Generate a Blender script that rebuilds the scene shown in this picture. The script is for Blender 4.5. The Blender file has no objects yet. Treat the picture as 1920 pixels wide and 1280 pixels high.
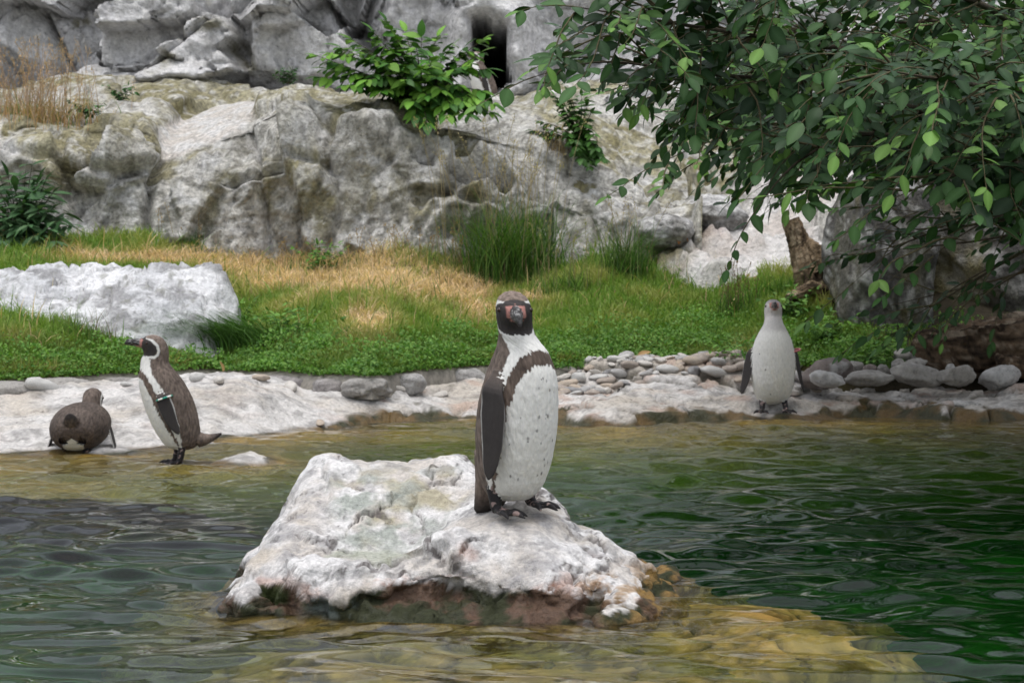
import bpy, math, random
import numpy as np
from mathutils import Vector, Matrix, kdtree, bvhtree

# ------------------------------------------------------------------ camera, sky, sun, exposure
scene = bpy.context.scene
COL = scene.collection
FPX, CAMZ = 3800.0, 0.9                      # focal length in photo pixels, camera height over the water
PITCH = math.atan(130.0 / FPX)
cam_data = bpy.data.cameras.new('camera')
cam_data.sensor_width = 36.0
cam_data.lens = 36.0 * FPX / 1920.0
cam_data.clip_start, cam_data.clip_end = 0.1, 500.0
cam_data.dof.use_dof = True
cam_data.dof.focus_distance = 5.6
cam_data.dof.aperture_fstop = 14.0
cam = bpy.data.objects.new('camera', cam_data)
COL.objects.link(cam)
cam.location = (0, 0, CAMZ)
cam.rotation_euler = (math.radians(90) - PITCH, 0, 0)
scene.camera = cam

SUN_EL, SUN_AZ = math.radians(80), math.radians(200)   # azimuth clockwise from +Y
world = bpy.data.worlds.new('World')
scene.world = world
world.use_nodes = True
wn, wl = world.node_tree.nodes, world.node_tree.links
wn.clear()
sky = wn.new('ShaderNodeTexSky')
sky.sky_type = 'NISHITA'
sky.sun_disc = False
sky.sun_elevation, sky.sun_rotation = SUN_EL, SUN_AZ
sky.air_density, sky.dust_density, sky.ozone_density = 1.0, 3.0, 1.0
hs = wn.new('ShaderNodeHueSaturation')
hs.inputs['Saturation'].default_value = 0.28
bgn = wn.new('ShaderNodeBackground')
bgn.inputs['Strength'].default_value = 0.15
wo = wn.new('ShaderNodeOutputWorld')
wl.new(sky.outputs[0], hs.inputs['Color'])
wl.new(hs.outputs[0], bgn.inputs['Color'])
wl.new(bgn.outputs[0], wo.inputs['Surface'])

sun_data = bpy.data.lights.new('sun', 'SUN')
sun_data.energy = 0.6
sun_data.angle = math.radians(35)
sun_data.color = (1.0, 0.97, 0.93)
sun = bpy.data.objects.new('sun', sun_data)
COL.objects.link(sun)
sd = Vector((math.sin(SUN_AZ) * math.cos(SUN_EL), math.cos(SUN_AZ) * math.cos(SUN_EL), math.sin(SUN_EL)))
sun.rotation_euler = sd.to_track_quat('Z', 'Y').to_euler()

vs = scene.view_settings
vs.view_transform, vs.look, vs.gamma, vs.use_curve_mapping = 'Standard', 'None', 1.0, False
vs.exposure = 0.72
scene.render.engine = 'CYCLES'
scene.cycles.use_denoising = True
scene.cycles.max_bounces = 10
scene.cycles.transparent_max_bounces = 8

# ------------------------------------------------------------------ photo-ray helpers (used to survey the place)
CT, ST = math.cos(PITCH), math.sin(PITCH)
def ray(px, py):
    a, b = (px - 960.0) / FPX, (640.0 - py) / FPX
    return (a, CT + b * ST, -ST + b * CT)
def at(px, py, Y):
    d = ray(px, py); t = Y / d[1]
    return Vector((d[0] * t, Y, CAMZ + d[2] * t))
def onz(px, py, z=0.0):
    d = ray(px, py); t = (z - CAMZ) / d[2]
    return Vector((d[0] * t, d[1] * t, z))
def project(P):
    P = np.asarray(P, float)
    x, y, z = P[..., 0], P[..., 1], P[..., 2] - CAMZ
    f = y * CT - z * ST
    u = y * ST + z * CT
    return 960 + FPX * x / f, 640 - FPX * u / f

# ------------------------------------------------------------------ numpy noise
_rs = np.random.RandomState(11)
_perm = _rs.permutation(256).astype(np.int64)
_perm = np.concatenate([_perm, _perm, _perm])
_grad = _rs.normal(size=(256, 3)); _grad /= np.linalg.norm(_grad, axis=1)[:, None]
_rand = _rs.rand(256, 3)
def _h(i, j, k):
    return _perm[_perm[_perm[i & 255] + (j & 255)] + (k & 255)]
_gx, _gy, _gz = (np.ascontiguousarray(_grad[:, i]).astype(np.float32) for i in range(3))
def perlin(P):
    P = np.asarray(P, float)
    sh = P.shape[:-1]
    P = P.reshape(-1, 3)
    I = np.floor(P).astype(np.int64); F = (P - I).astype(np.float32)
    I &= 255
    U = F * F * F * (F * (F * 6 - 15) + 10)
    fx, fy, fz = F[:, 0], F[:, 1], F[:, 2]; ux, uy, uz = U[:, 0], U[:, 1], U[:, 2]
    out = np.zeros(len(P), np.float32)
    for a in (0, 1):
        ha = _perm[(I[:, 0] + a) & 255]; wa = ux if a else 1 - ux
        for b in (0, 1):
            hb = _perm[ha + ((I[:, 1] + b) & 255)]; wb = wa * (uy if b else 1 - uy)
            for c in (0, 1):
                h = _perm[hb + ((I[:, 2] + c) & 255)]
                out += (_gx[h] * (fx - a) + _gy[h] * (fy - b) + _gz[h] * (fz - c)) * (wb * (uz if c else 1 - uz))
    return (out * 1.5).astype(float).reshape(sh)
def fbm(P, scale=1.0, octv=5, gain=0.5, seed=0.0):
    P = np.asarray(P, float) * scale + seed * 17.31
    s, a = 0.0, 1.0
    for o in range(octv):
        s = s + a * perlin(P)
        P = P * 2.03 + 5.1; a *= gain
    return s
def ridged(P, scale=1.0, octv=4, gain=0.5, seed=0.0):
    P = np.asarray(P, float) * scale + seed * 13.7
    s, a = 0.0, 1.0
    for o in range(octv):
        s = s + a * (1 - 2 * np.abs(perlin(P)))
        P = P * 2.07 + 3.3; a *= gain
    return s
_r32 = _rand.astype(np.float32)
def _cells(Q):
    """nearest feature point: squared F1, squared F2, cell hash, cell offset index"""
    I = np.floor(Q).astype(np.int64); F = (Q - I).astype(np.float32)
    n = len(Q)
    f1 = np.full(n, 81, np.float32); f2 = f1.copy(); idd = np.zeros(n, np.int64); k1 = np.zeros(n, np.int8)
    k = 0
    for a in (-1, 0, 1):
        ha = _perm[(I[:, 0] + a) & 255]
        for b in (-1, 0, 1):
            hb = _perm[ha + ((I[:, 1] + b) & 255)]
            for c in (-1, 0, 1):
                h = _perm[hb + ((I[:, 2] + c) & 255)]
                r = _r32[h]
                d = (a + r[:, 0] - F[:, 0]) ** 2 + (b + r[:, 1] - F[:, 1]) ** 2 + (c + r[:, 2] - F[:, 2]) ** 2
                m = d < f1
                np.minimum(f2, np.where(m, f1, d), out=f2)
                f1[m] = d[m]; idd[m] = h[m]; k1[m] = k; k += 1
    return I, f1, f2, idd, k1
def voronoi(P, scale=1.0, seed=0.0):
    P = np.asarray(P, float) * scale + seed * 7.7
    sh = P.shape[:-1]
    _, f1, f2, idd, _ = _cells(P.reshape(-1, 3))
    return np.sqrt(f1).astype(float).reshape(sh), np.sqrt(f2).astype(float).reshape(sh), idd.reshape(sh)
def facet(P, scale, seed, tilt=1.0, off=.5):
    """angular broken-rock relief: every cell is a tilted plane"""
    Q = np.asarray(P, float) * scale + seed * 7.7
    sh = Q.shape[:-1]; Q = Q.reshape(-1, 3)
    I, _, _, idd, k = _cells(Q)
    k = k.astype(int)
    C = I + np.stack([k // 9 - 1, (k // 3) % 3 - 1, k % 3 - 1], -1) + _rand[idd]
    r = ((Q - C) * _grad[idd]).sum(1) * tilt + (_rand[idd][:, 0] - .5) * off
    return (r / scale).reshape(sh)
def blur2(A, n=1):
    for _ in range(n):
        B = np.pad(A, 1, 'edge')
        A = (B[1:-1, 1:-1] * 2 + B[:-2, 1:-1] + B[2:, 1:-1] + B[1:-1, :-2] + B[1:-1, 2:]) / 6
    return A
def ss(a, b, x):
    t = np.clip((np.asarray(x, float) - a) / (b - a), 0, 1)
    return t * t * (3 - 2 * t)
def lerp(a, b, t):
    t = np.asarray(t, float)
    return np.asarray(a, float) * (1 - t[..., None]) + np.asarray(b, float) * t[..., None]
def tps(pts, vals, Q, smooth=1e-4, mq=None):
    pts = np.asarray(pts, float); n = len(pts)
    def U(r2):
        return -np.sqrt(r2 + mq * mq) if mq else 0.5 * r2 * np.log(r2 + 1e-12)
    K = U(((pts[:, None] - pts[None]) ** 2).sum(-1)) + smooth * np.eye(n)
    Pm = np.c_[np.ones(n), pts]
    A = np.zeros((n + 3, n + 3)); A[:n, :n] = K; A[:n, n:] = Pm; A[n:, :n] = Pm.T
    w = np.linalg.solve(A, np.r_[np.asarray(vals, float), 0, 0, 0])
    Q = np.asarray(Q, float); sh = Q.shape[:-1]; Q = Q.reshape(-1, 2)
    out = np.empty(len(Q))
    for i in range(0, len(Q), 20000):
        q = Q[i:i + 20000]
        out[i:i + 20000] = U(((q[:, None] - pts[None]) ** 2).sum(-1)) @ w[:n] + w[n] + q @ w[n + 1:]
    return out.reshape(sh)
def seg_dist(P, poly, closed=False):
    """distance of points (...,2) to a polyline"""
    P = np.asarray(P, float); poly = np.asarray(poly, float)
    d = np.full(P.shape[:-1], 1e9)
    n = len(poly)
    for i in range(n if closed else n - 1):
        a, b = poly[i], poly[(i + 1) % n]
        ab = b - a
        t = np.clip(((P - a) @ ab) / (ab @ ab + 1e-12), 0, 1)
        d = np.minimum(d, np.linalg.norm(P - (a + t[..., None] * ab), axis=-1))
    return d
def in_poly(P, poly):
    P = np.asarray(P, float); x, y = P[..., 0], P[..., 1]
    r = np.zeros(x.shape, bool); n = len(poly)
    for i in range(n):
        (x1, y1), (x2, y2) = poly[i][:2], poly[(i + 1) % n][:2]
        c = ((y1 > y) != (y2 > y)) & (x < (x2 - x1) * (y - y1) / ((y2 - y1) + 1e-12) + x1)
        r ^= c
    return r
def sdf(P, poly):
    d = seg_dist(P, poly, True)
    return np.where(in_poly(P, poly), -d, d)

# ------------------------------------------------------------------ mesh helpers
def tag(o, label=None, cat=None, group=None, kind=None):
    if label: o['label'] = label
    if cat: o['category'] = cat
    if group: o['group'] = group
    if kind: o['kind'] = kind
    return o
def make_mesh(name, V, faces, cols=None, smooth=True):
    """faces: list of (n,k) int arrays"""
    V = np.asarray(V, np.float32)
    if isinstance(faces, np.ndarray): faces = [faces]
    me = bpy.data.meshes.new(name)
    me.vertices.add(len(V)); me.vertices.foreach_set('co', V.ravel())
    li = np.concatenate([np.asarray(f).ravel() for f in faces]).astype(np.int32)
    tot = np.concatenate([np.full(len(f), np.asarray(f).shape[1]) for f in faces]).astype(np.int32)
    st = np.concatenate([[0], np.cumsum(tot)[:-1]]).astype(np.int32)
    me.loops.add(len(li)); me.loops.foreach_set('vertex_index', li)
    me.polygons.add(len(tot)); me.polygons.foreach_set('loop_start', st)
    try: me.polygons.foreach_set('loop_total', tot)
    except Exception: pass
    me.polygons.foreach_set('use_smooth', np.full(len(tot), smooth))
    if cols is not None: set_cols(me, cols)
    me.update(); me.validate()
    return me
def set_cols(me, cols):
    cols = np.asarray(cols, np.float32).reshape(-1, np.asarray(cols).shape[-1])
    if cols.shape[1] == 3: cols = np.c_[cols, np.full(len(cols), 0.9, np.float32)]
    a = me.color_attributes.new('col', 'FLOAT_COLOR', 'POINT')
    a.data.foreach_set('color', np.clip(cols, 0, 1).astype(np.float32).ravel())
def link(name, me, mat=None, parent=None, loc=None):
    o = bpy.data.objects.new(name, me)
    COL.objects.link(o)
    if mat is not None and me is not None and not me.materials: me.materials.append(mat)
    if parent is not None: o.parent = parent
    if loc is not None: o.location = loc
    return o
def empty(name, loc=(0, 0, 0), rz=0.0):
    o = bpy.data.objects.new(name, None); COL.objects.link(o)
    o.location = loc; o.rotation_euler = (0, 0, rz); o.empty_display_size = 0.1
    return o
def grid_faces(nu, nv, wrap_v=False):
    i = np.arange(nu - 1)[:, None]; j = np.arange(nv if wrap_v else nv - 1)[None]
    j2 = (j + 1) % nv
    return np.stack([i * nv + j, (i + 1) * nv + j, (i + 1) * nv + j2, i * nv + j2], -1).reshape(-1, 4)
def grid_normals(P):
    du = np.gradient(P, axis=0); dv = np.gradient(P, axis=1)
    n = np.cross(du, dv); n /= np.linalg.norm(n, axis=-1)[..., None] + 1e-12
    return n
def grid_obj(name, P, cols, mat, parent=None, flip=False):
    nu, nv = P.shape[:2]
    f = grid_faces(nu, nv)
    if flip: f = f[:, ::-1]
    return link(name, make_mesh(name, P.reshape(-1, 3), f, cols), mat, parent)
def tube(pts, rad, n=6):
    pts = np.asarray(pts, float); rad = np.broadcast_to(np.asarray(rad, float), (len(pts),))
    t = np.gradient(pts, axis=0); t /= np.linalg.norm(t, axis=1)[:, None] + 1e-12
    up = np.where(np.abs(t[:, 2:3]) > 0.95, (1.0, 0, 0), (0, 0, 1.0))
    a = np.cross(t, up); a /= np.linalg.norm(a, axis=1)[:, None] + 1e-12
    b = np.cross(t, a)
    th = np.linspace(0, 2 * np.pi, n, endpoint=False)
    V = pts[:, None] + rad[:, None, None] * (a[:, None] * np.cos(th)[None, :, None] + b[:, None] * np.sin(th)[None, :, None])
    f = grid_faces(len(pts), n, True)
    V = V.reshape(-1, 3)
    k = len(V)
    V = np.vstack([V, pts[0], pts[-1]])
    caps = [[k, (j + 1) % n, j, j] for j in range(n)]
    m = (len(pts) - 1) * n
    caps += [[k + 1, m + j, m + (j + 1) % n, m + (j + 1) % n] for j in range(n)]
    tri = np.array(caps)[:, :3]
    return V, f, tri
class Bag:
    """collects pieces of ONE mesh"""
    def __init__(s): s.V, s.Q, s.T, s.C, s.n = [], [], [], [], 0
    def add(s, V, Q=None, T=None, C=None):
        V = np.asarray(V, float)
        s.V.append(V)
        if Q is not None and len(Q): s.Q.append(np.asarray(Q) + s.n)
        if T is not None and len(T): s.T.append(np.asarray(T) + s.n)
        c = np.asarray(C if C is not None else (0.5, 0.5, 0.5, 0.9), float)
        if c.ndim == 1: c = np.broadcast_to(c, (len(V), len(c)))
        if c.shape[1] == 3: c = np.c_[c, np.full(len(c), 0.8)]
        s.C.append(c); s.n += len(V)
    def tube(s, pts, rad, n=6, C=None):
        V, Q, T = tube(pts, rad, n); s.add(V, Q, T, C)
    def mesh(s, name, smooth=True):
        fs = []
        if s.Q: fs.append(np.vstack(s.Q))
        if s.T: fs.append(np.vstack(s.T))
        return make_mesh(name, np.vstack(s.V), fs, np.vstack(s.C), smooth)

# ------------------------------------------------------------------ materials
def vmat(name, fine=0.3, fscale=60.0, bump=0.4, bscale=30.0, bdist=0.01, spec=0.3, stretch=(1, 1, 1), transl=0.0, use_rand=None, vor=0.0, speck=None):
    """colour comes from the mesh's own 'col' attribute (alpha = roughness) broken up by fine noise"""
    m = bpy.data.materials.new(name); m.use_nodes = True
    nt = m.node_tree; N, L = nt.nodes, nt.links
    bs = N['Principled BSDF']; out = N['Material Output']
    tc = N.new('ShaderNodeTexCoord'); mp = N.new('ShaderNodeMapping'); mp.inputs['Scale'].default_value = stretch
    L.new(tc.outputs['Object'], mp.inputs['Vector'])
    if use_rand is None:
        at_ = N.new('ShaderNodeAttribute'); at_.attribute_name = 'col'
        colo, rough = at_.outputs['Color'], at_.outputs['Alpha']
        L.new(rough, bs.inputs['Roughness'])
    else:
        oi = N.new('ShaderNodeObjectInfo'); cr = N.new('ShaderNodeValToRGB')
        el = cr.color_ramp.elements
        while len(el) < len(use_rand): el.new(0.5)
        for i, c in enumerate(use_rand):
            el[i].position = i / (len(use_rand) - 1); el[i].color = (*c, 1)
        L.new(oi.outputs['Random'], cr.inputs['Fac']); colo = cr.outputs['Color']
        bs.inputs['Roughness'].default_value = 0.5
    n1 = N.new('ShaderNodeTexNoise'); n1.inputs['Scale'].default_value = fscale; n1.inputs['Detail'].default_value = 5; n1.inputs['Roughness'].default_value = 0.65
    L.new(mp.outputs[0], n1.inputs['Vector'])
    mr = N.new('ShaderNodeMapRange'); mr.inputs['From Min'].default_value = 0.28; mr.inputs['From Max'].default_value = 0.72
    mr.inputs['To Min'].default_value = 1 - fine; mr.inputs['To Max'].default_value = 1 + fine
    L.new(n1.outputs['Fac'], mr.inputs['Value'])
    vm = N.new('ShaderNodeVectorMath'); vm.operation = 'MULTIPLY'
    L.new(colo, vm.inputs[0]); L.new(mr.outputs[0], vm.inputs[1])
    if speck:
        sc_, lo_, hi_, dk_, lt_ = speck            # pits and lichen flecks
        n3 = N.new('ShaderNodeTexNoise'); n3.inputs['Scale'].default_value = sc_; n3.inputs['Detail'].default_value = 6; n3.inputs['Roughness'].default_value = 0.75
        L.new(mp.outputs[0], n3.inputs['Vector'])
        cr3 = N.new('ShaderNodeValToRGB'); e3 = cr3.color_ramp.elements
        e3[0].position = lo_; e3[0].color = (dk_, dk_, dk_, 1); e3[1].position = lo_ + .08; e3[1].color = (1, 1, 1, 1)
        e4 = e3.new(hi_); e4.color = (1, 1, 1, 1); e5 = e3.new(hi_ + .08); e5.color = (lt_, lt_, lt_ * .98, 1)
        L.new(n3.outputs['Fac'], cr3.inputs['Fac'])
        n4 = N.new('ShaderNodeTexNoise'); n4.inputs['Scale'].default_value = sc_ * .09; n4.inputs['Detail'].default_value = 4
        L.new(mp.outputs[0], n4.inputs['Vector'])
        mr4 = N.new('ShaderNodeMapRange'); mr4.inputs['From Min'].default_value = .40; mr4.inputs['From Max'].default_value = .62
        L.new(n4.outputs['Fac'], mr4.inputs['Value'])
        mx4 = N.new('ShaderNodeMix'); mx4.data_type = 'RGBA'; mx4.inputs[6].default_value = (1, 1, 1, 1)
        L.new(mr4.outputs[0], mx4.inputs[0]); L.new(cr3.outputs['Color'], mx4.inputs[7])
        vm3 = N.new('ShaderNodeVectorMath'); vm3.operation = 'MULTIPLY'
        L.new(vm.outputs[0], vm3.inputs[0]); L.new(mx4.outputs[2], vm3.inputs[1]); vm = vm3
    L.new(vm.outputs[0], bs.inputs['Base Color'])
    if bump > 0:
        n2 = N.new('ShaderNodeTexNoise'); n2.inputs['Scale'].default_value = bscale; n2.inputs['Detail'].default_value = 8; n2.inputs['Roughness'].default_value = 0.62
        L.new(mp.outputs[0], n2.inputs['Vector'])
        hsrc = n2.outputs['Fac']
        if vor > 0:
            v2 = N.new('ShaderNodeTexVoronoi'); v2.inputs['Scale'].default_value = bscale * 0.7; v2.feature = 'F1'
            L.new(mp.outputs[0], v2.inputs['Vector'])
            ma = N.new('ShaderNodeMath'); ma.operation = 'MULTIPLY_ADD'; ma.inputs[1].default_value = vor
            L.new(v2.outputs['Distance'], ma.inputs[0]); L.new(n2.outputs['Fac'], ma.inputs[2]); hsrc = ma.outputs[0]
        bp = N.new('ShaderNodeBump'); bp.inputs['Strength'].default_value = bump; bp.inputs['Distance'].default_value = bdist
        L.new(hsrc, bp.inputs['Height']); L.new(bp.outputs[0], bs.inputs['Normal'])
    bs.inputs['Specular IOR Level'].default_value = spec
    if transl > 0:
        tr = N.new('ShaderNodeBsdfTranslucent'); mx = N.new('ShaderNodeMixShader'); mx.inputs[0].default_value = transl
        vm2 = N.new('ShaderNodeVectorMath'); vm2.operation = 'MULTIPLY'; vm2.inputs[1].default_value = (1.2, 1.4, 0.6)
        L.new(vm.outputs[0], vm2.inputs[0]); L.new(vm2.outputs[0], tr.inputs['Color'])
        L.new(bs.outputs[0], mx.inputs[1]); L.new(tr.outputs[0], mx.inputs[2]); L.new(mx.outputs[0], out.inputs['Surface'])
    return m
M = {}
M['rock'] = vmat('limewashed rock', 0.26, 50, 1.0, 30, 0.02, 0.3, speck=(34, .36, .62, .5, 1.12))
M['cliff'] = vmat('weathered cliff rock', 0.45, 26, 1.0, 20, 0.05, 0.15, speck=(24, .38, .60, .52, 1.22))
M['pale_cliff'] = vmat('pale cliff rock', 0.30, 20, 1.0, 18, 0.05, 0.15, speck=(20, .34, .62, .6, 1.12))
M['island'] = vmat('island rock', 0.26, 80, 1.0, 50, 0.014, 0.35, speck=(60, .35, .62, .5, 1.1))
M['bed'] = vmat('algae covered pool bed', 0.35, 8, 0.6, 9, 0.03, 0.2)
M['soil'] = vmat('lawn soil', 0.4, 20, 0.5, 20, 0.02, 0.1)
M['feather'] = vmat('penguin plumage', 0.13, 120, 0.45, 110, 0.004, 0.2, stretch=(1, 1, 0.4))
M['grass'] = vmat('grass blades', 0.15, 30, 0, spec=0.25, transl=0.3)
M['leaf'] = vmat('leaf', 0.12, 40, 0, spec=0.14, transl=0.09)
M['bark'] = vmat('bark', 0.35, 60, 0.6, 60, 0.006, 0.2, stretch=(1, 1, 0.3))
M['wood'] = vmat('weathered driftwood', 0.5, 22, 1.0, 26, 0.04, 0.15)
M['stone'] = vmat('river pebble', 0.28, 24, 0.5, 30, 0.008, 0.3, speck=(40, .38, .62, .6, 1.15))

# ================================================================== THE SETTING
rng = np.random.RandomState(5)
WHITE, CREAM, GREY = (0.60, 0.58, 0.56), (0.50, 0.455, 0.40), (0.36, 0.35, 0.34)
def lawn_front_pts():
    px = [(-400, 722), (0, 712), (200, 700), (400, 690), (560, 697), (700, 703), (800, 692), (900, 684), (1050, 688), (1200, 681), (1350, 680), (1500, 686), (1700, 688), (1920, 690), (2300, 690)]
    return np.array([onz(x, y, 0.27)[:] for x, y in px])
_LF = lawn_front_pts()
def lawn_front(X): return np.interp(X, _LF[:, 0], _LF[:, 1])
def lawn_z(X, Y):
    d = np.asarray(Y) - lawn_front(X)
    P = np.stack([np.asarray(X) + 0 * d, np.asarray(Y) + 0 * d, 0 * d], -1)
    k = .19 + .09 * ss(0.1, .9, np.asarray(X))
    return 0.265 + k * np.maximum(d, -0.3) - 0.004 * np.maximum(d - 2, 0) ** 2 + 0.05 * perlin(P * 0.9) * ss(0, 1, d) + 0.012 * perlin(P * 4)

# ---- far ground sheet
P = np.array([[[-250, -250, -1.9], [-250, 250, -1.9]], [[250, -250, -1.9], [250, 250, -1.9]]], float)
g = grid_obj('ground', P, np.full((4, 3), 0.12), M['soil']); tag(g, kind='structure')

# ---- bank: the lime-white rock shelf round the pool
bank_px = []
for x, y in [(-300, 852), (-100, 850), (0, 848), (60, 850), (100, 848), (150, 849), (210, 850), (250, 843), (400, 832), (450, 818), (560, 806), (640, 800), (720, 791), (810, 786), (900, 784), (1050, 795), (1150, 798), (1330, 791), (1420, 786), (1560, 782), (1700, 780), (1800, 788), (1920, 786), (2100, 786), (2400, 786)]:
    p = onz(x, y, 0); bank_px.append((p.x, p.y, 0.0))
    for d, z in ((0.35, -0.045), (1.3, -0.12), (2.6, -0.33), (4.4, -1.4)) if x < 760 else ((0.35, -0.05), (1.3, -0.17), (2.4, -0.55), (4.0, -1.5)):
        bank_px.append((p.x * (1 - 0.02 * d), p.y - d, z))
for x, y, z in [(-300, 800, .08), (0, 800, .08), (100, 800, .09), (180, 800, .09), (-300, 740, .2), (0, 738, .2), (100, 742, .19), (250, 800, .06), (250, 745, .18), (330, 780, .1),
                (450, 790, .06), (450, 742, .19), (600, 765, .09), (600, 745, .14), (600, 726, .195), (700, 765, .07), (700, 730, .17), (800, 755, .07), (800, 722, .17), (900, 750, .08), (900, 715, .165),
                (1050, 770, .05), (1050, 735, .12), (1050, 712, .18), (1150, 765, .07), (1150, 735, .12), (1150, 712, .19), (1300, 768, .05), (1300, 737, .12), (1300, 712, .19), (1420, 765, .05), (1420, 735, .11), (1420, 712, .19),
                (1560, 760, .045), (1560, 735, .1), (1560, 715, .16), (1700, 757, .045), (1700, 733, .1), (1700, 714, .16), (1800, 765, .05), (1800, 735, .1), (1800, 715, .16), (1900, 750, .08), (1900, 718, .16), (1920, 740, .12), (2100, 745, .12), (2100, 715, .18), (2400, 715, .2), (2400, 750, .1)]:
    p = onz(x, y, z); bank_px.append((p.x, p.y, z))
for x in (-300, 0, 300, 600, 900, 1200, 1500, 1800, 2100, 2400):
    X = onz(x, 712, .2).x
    yf = float(lawn_front(X)); bank_px.append((X, yf + 0.15, 0.21)); bank_px.append((X * 1.05, yf + 1.6, 0.2))
for x, y, z in [(340, 872, -.012), (315, 873, -.02), (400, 862, .012), (432, 857, .008), (280, 868, -.03), (360, 890, -.06)]:
    p = onz(x, y, z); bank_px.append((p.x, p.y, z))
bank_px = np.array(bank_px)
def bank_raw(X, Y):
    return tps(bank_px[:, :2], bank_px[:, 2], np.stack([X, Y], -1), 2e-3)
gx, gy = np.arange(-4.4, 5.0, 0.02), np.arange(8.2, 15.2, 0.02)
BX, BY = np.meshgrid(gx, gy, indexing='ij')
bz = bank_raw(BX, BY)
P = np.stack([BX, BY, bz], -1)
upx, upy = project(P)
right = ss(560, 760, upx)
P0 = np.stack([BX, BY, 0 * BX], -1)
n_lo, n_hi = fbm(P0, 1.6, 4, seed=1), fbm(P0, 7, 4, seed=2)
f1, f2, vid = voronoi(P0 * (1, 1.3, 1) + 0.12 * np.stack([n_hi, n_lo, 0 * n_lo], -1), 2.3, seed=3)
edge = f2 - f1
above = ss(-0.03, 0.03, bz)
bz = bz + (0.020 * n_lo + 0.016 * n_hi + 0.02 * ridged(P0, 3.0, 3, seed=4) - 0.008) * (0.4 + 0.6 * above)
bz = bz + right * above * ((_rand[vid][..., 0] - 0.4) * 0.05 - 0.05 * ss(0.10, 0.0, edge) * ss(-.1, .3, n_lo))
bz = bz + right * 0.04 * ss(-0.004, 0.02, bz)
near_k = ss(-.55, -.18, BY - lawn_front(BX)) * ss(1000, 900, upx)
bz = np.where(near_k > 0, bz * (1 - near_k) + np.minimum(bz, .165) * near_k, bz)
mx_ = at(1449, 760, 12.3).x
bz = bz + .055 * np.exp(-((BX - mx_) / .30) ** 4 - ((BY - 12.42) / .26) ** 4)
flat2 = np.exp(-(((BX - onz(338, 872).x) / .22) ** 2 + ((BY - 9.6) / .25) ** 2))
bz = bz * (1 - flat2) + flat2 * (-0.012)
P = np.stack([BX, BY, bz], -1)
BANKZ = bz
def bank_z(X, Y):
    i = int(np.clip(round((X - gx[0]) / 0.02), 0, len(gx) - 1)); j = int(np.clip(round((Y - gy[0]) / 0.02), 0, len(gy) - 1))
    return float(BANKZ[i, j])
bzs = blur2(bz, 14)
sl = np.cumsum(np.hypot(np.diff(BY, axis=1, prepend=BY[:, :1]), 2.2 * np.diff(bzs, axis=1, prepend=bzs[:, :1])), 1)
NB = 420
arrs = [BY, bz, right, n_lo, n_hi, edge]
for i in range(len(gx)):
    q_ = np.linspace(0, sl[i, -1], NB)
    res_ = [np.interp(q_, sl[i], A[i]) for A in arrs]
    if i == 0: new_ = [np.empty((len(gx), NB)) for _ in arrs]
    for k_ in range(len(arrs)): new_[k_][i] = res_[k_]
BY, bz, right, n_lo, n_hi, edge = new_
BX = np.repeat(gx[:, None], NB, 1)
P = np.stack([BX, BY, bz], -1)
bn = grid_normals(P); bn = bn if bn[..., 2].mean() > 0 else -bn
P = P + bn * ((.008 * fbm(P, 9, 4, .6, seed=13) + .07 * facet(P, 7, 14, 1, .2)) * ss(-.05, .02, bz))[..., None]
bz = P[..., 2]; BX, BY = P[..., 0], P[..., 1]
c = lerp(CREAM, WHITE, ss(-.4, .5, fbm(P, 2.2, 5, seed=6) + 0.3 * (1 - right)))
c = c * (1 - 0.42 * ss(.0, .7, fbm(P, 8, 5, .65, seed=7)))[..., None]
c = lerp(c, (.30, .29, .28), .5 * ss(.1, .6, fbm(P * (1, 2.2, 1), 4, 5, .65, seed=12)))
pk = ss(.15, .55, fbm(P * (1, 1, 3), 3.2, 5, seed=8)) * (0.2 + 0.8 * right)
c = lerp(c, (0.44, 0.29, 0.22), 0.5 * pk)
c = lerp(c, (0.10, 0.09, 0.07), 0.92 * right * ss(0.085, 0.02, edge) * ss(-.1, .3, n_lo + .1))
c = lerp(c, (0.16, 0.15, 0.12), 0.8 * ss(.55, .8, fbm(P, 14, 3, seed=9)) * (0.35 + .65 * right))
band = bz - (0.008 + 0.042 * right + (0.034 * n_hi + .035 * n_lo) * (0.3 + right))
alg = lerp((0.045, 0.045, 0.020), (0.14, 0.09, 0.035), ss(-.3, .4, fbm(P, 6, 4, seed=10)))
c = lerp(c, alg, ss(0.010, -0.010, band))
c = lerp(c, lerp((0.42, 0.26, 0.06), (0.25, 0.18, 0.05), ss(-.4, .4, n_lo)), ss(0.0, -0.03, bz))
soilm = ss(0.0, 0.25, BY - lawn_front(BX))
c = lerp(c, (0.08, 0.06, 0.04), soilm)
rough = 0.9 - 0.5 * ss(0.03, -0.01, band)
bank = grid_obj('rock_bank', P, np.concatenate([c, rough[..., None]], -1), M['rock'])
tag(bank, kind='structure')

# ---- pool bed
gx2, gy2 = np.arange(-6, 7.01, 0.06), np.arange(0.5, 13.6, 0.06)
X, Y = np.meshgrid(gx2, gy2, indexing='ij')
P0 = np.stack([X, Y, 0 * X], -1)
z = -1.15 + 0.12 * fbm(P0, 0.8, 3, seed=20) + 0.07 * fbm(P0, 3, 3, seed=21)
rim = np.maximum(ss(-4.6, -5.4, X), ss(5.2, 6.2, X)); rim = np.maximum(rim, ss(1.6, 0.8, Y))
z = z * (1 - rim) + 0.12 * rim
P = np.stack([X, Y, z], -1)
c = lerp((0.030, 0.10, 0.022), (0.10, 0.21, 0.05), ss(-.3, .6, fbm(P0, 2.2, 5, seed=22)))
bed = grid_obj('pool_bed', P, c, M['bed']); tag(bed, kind='structure')

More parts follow.
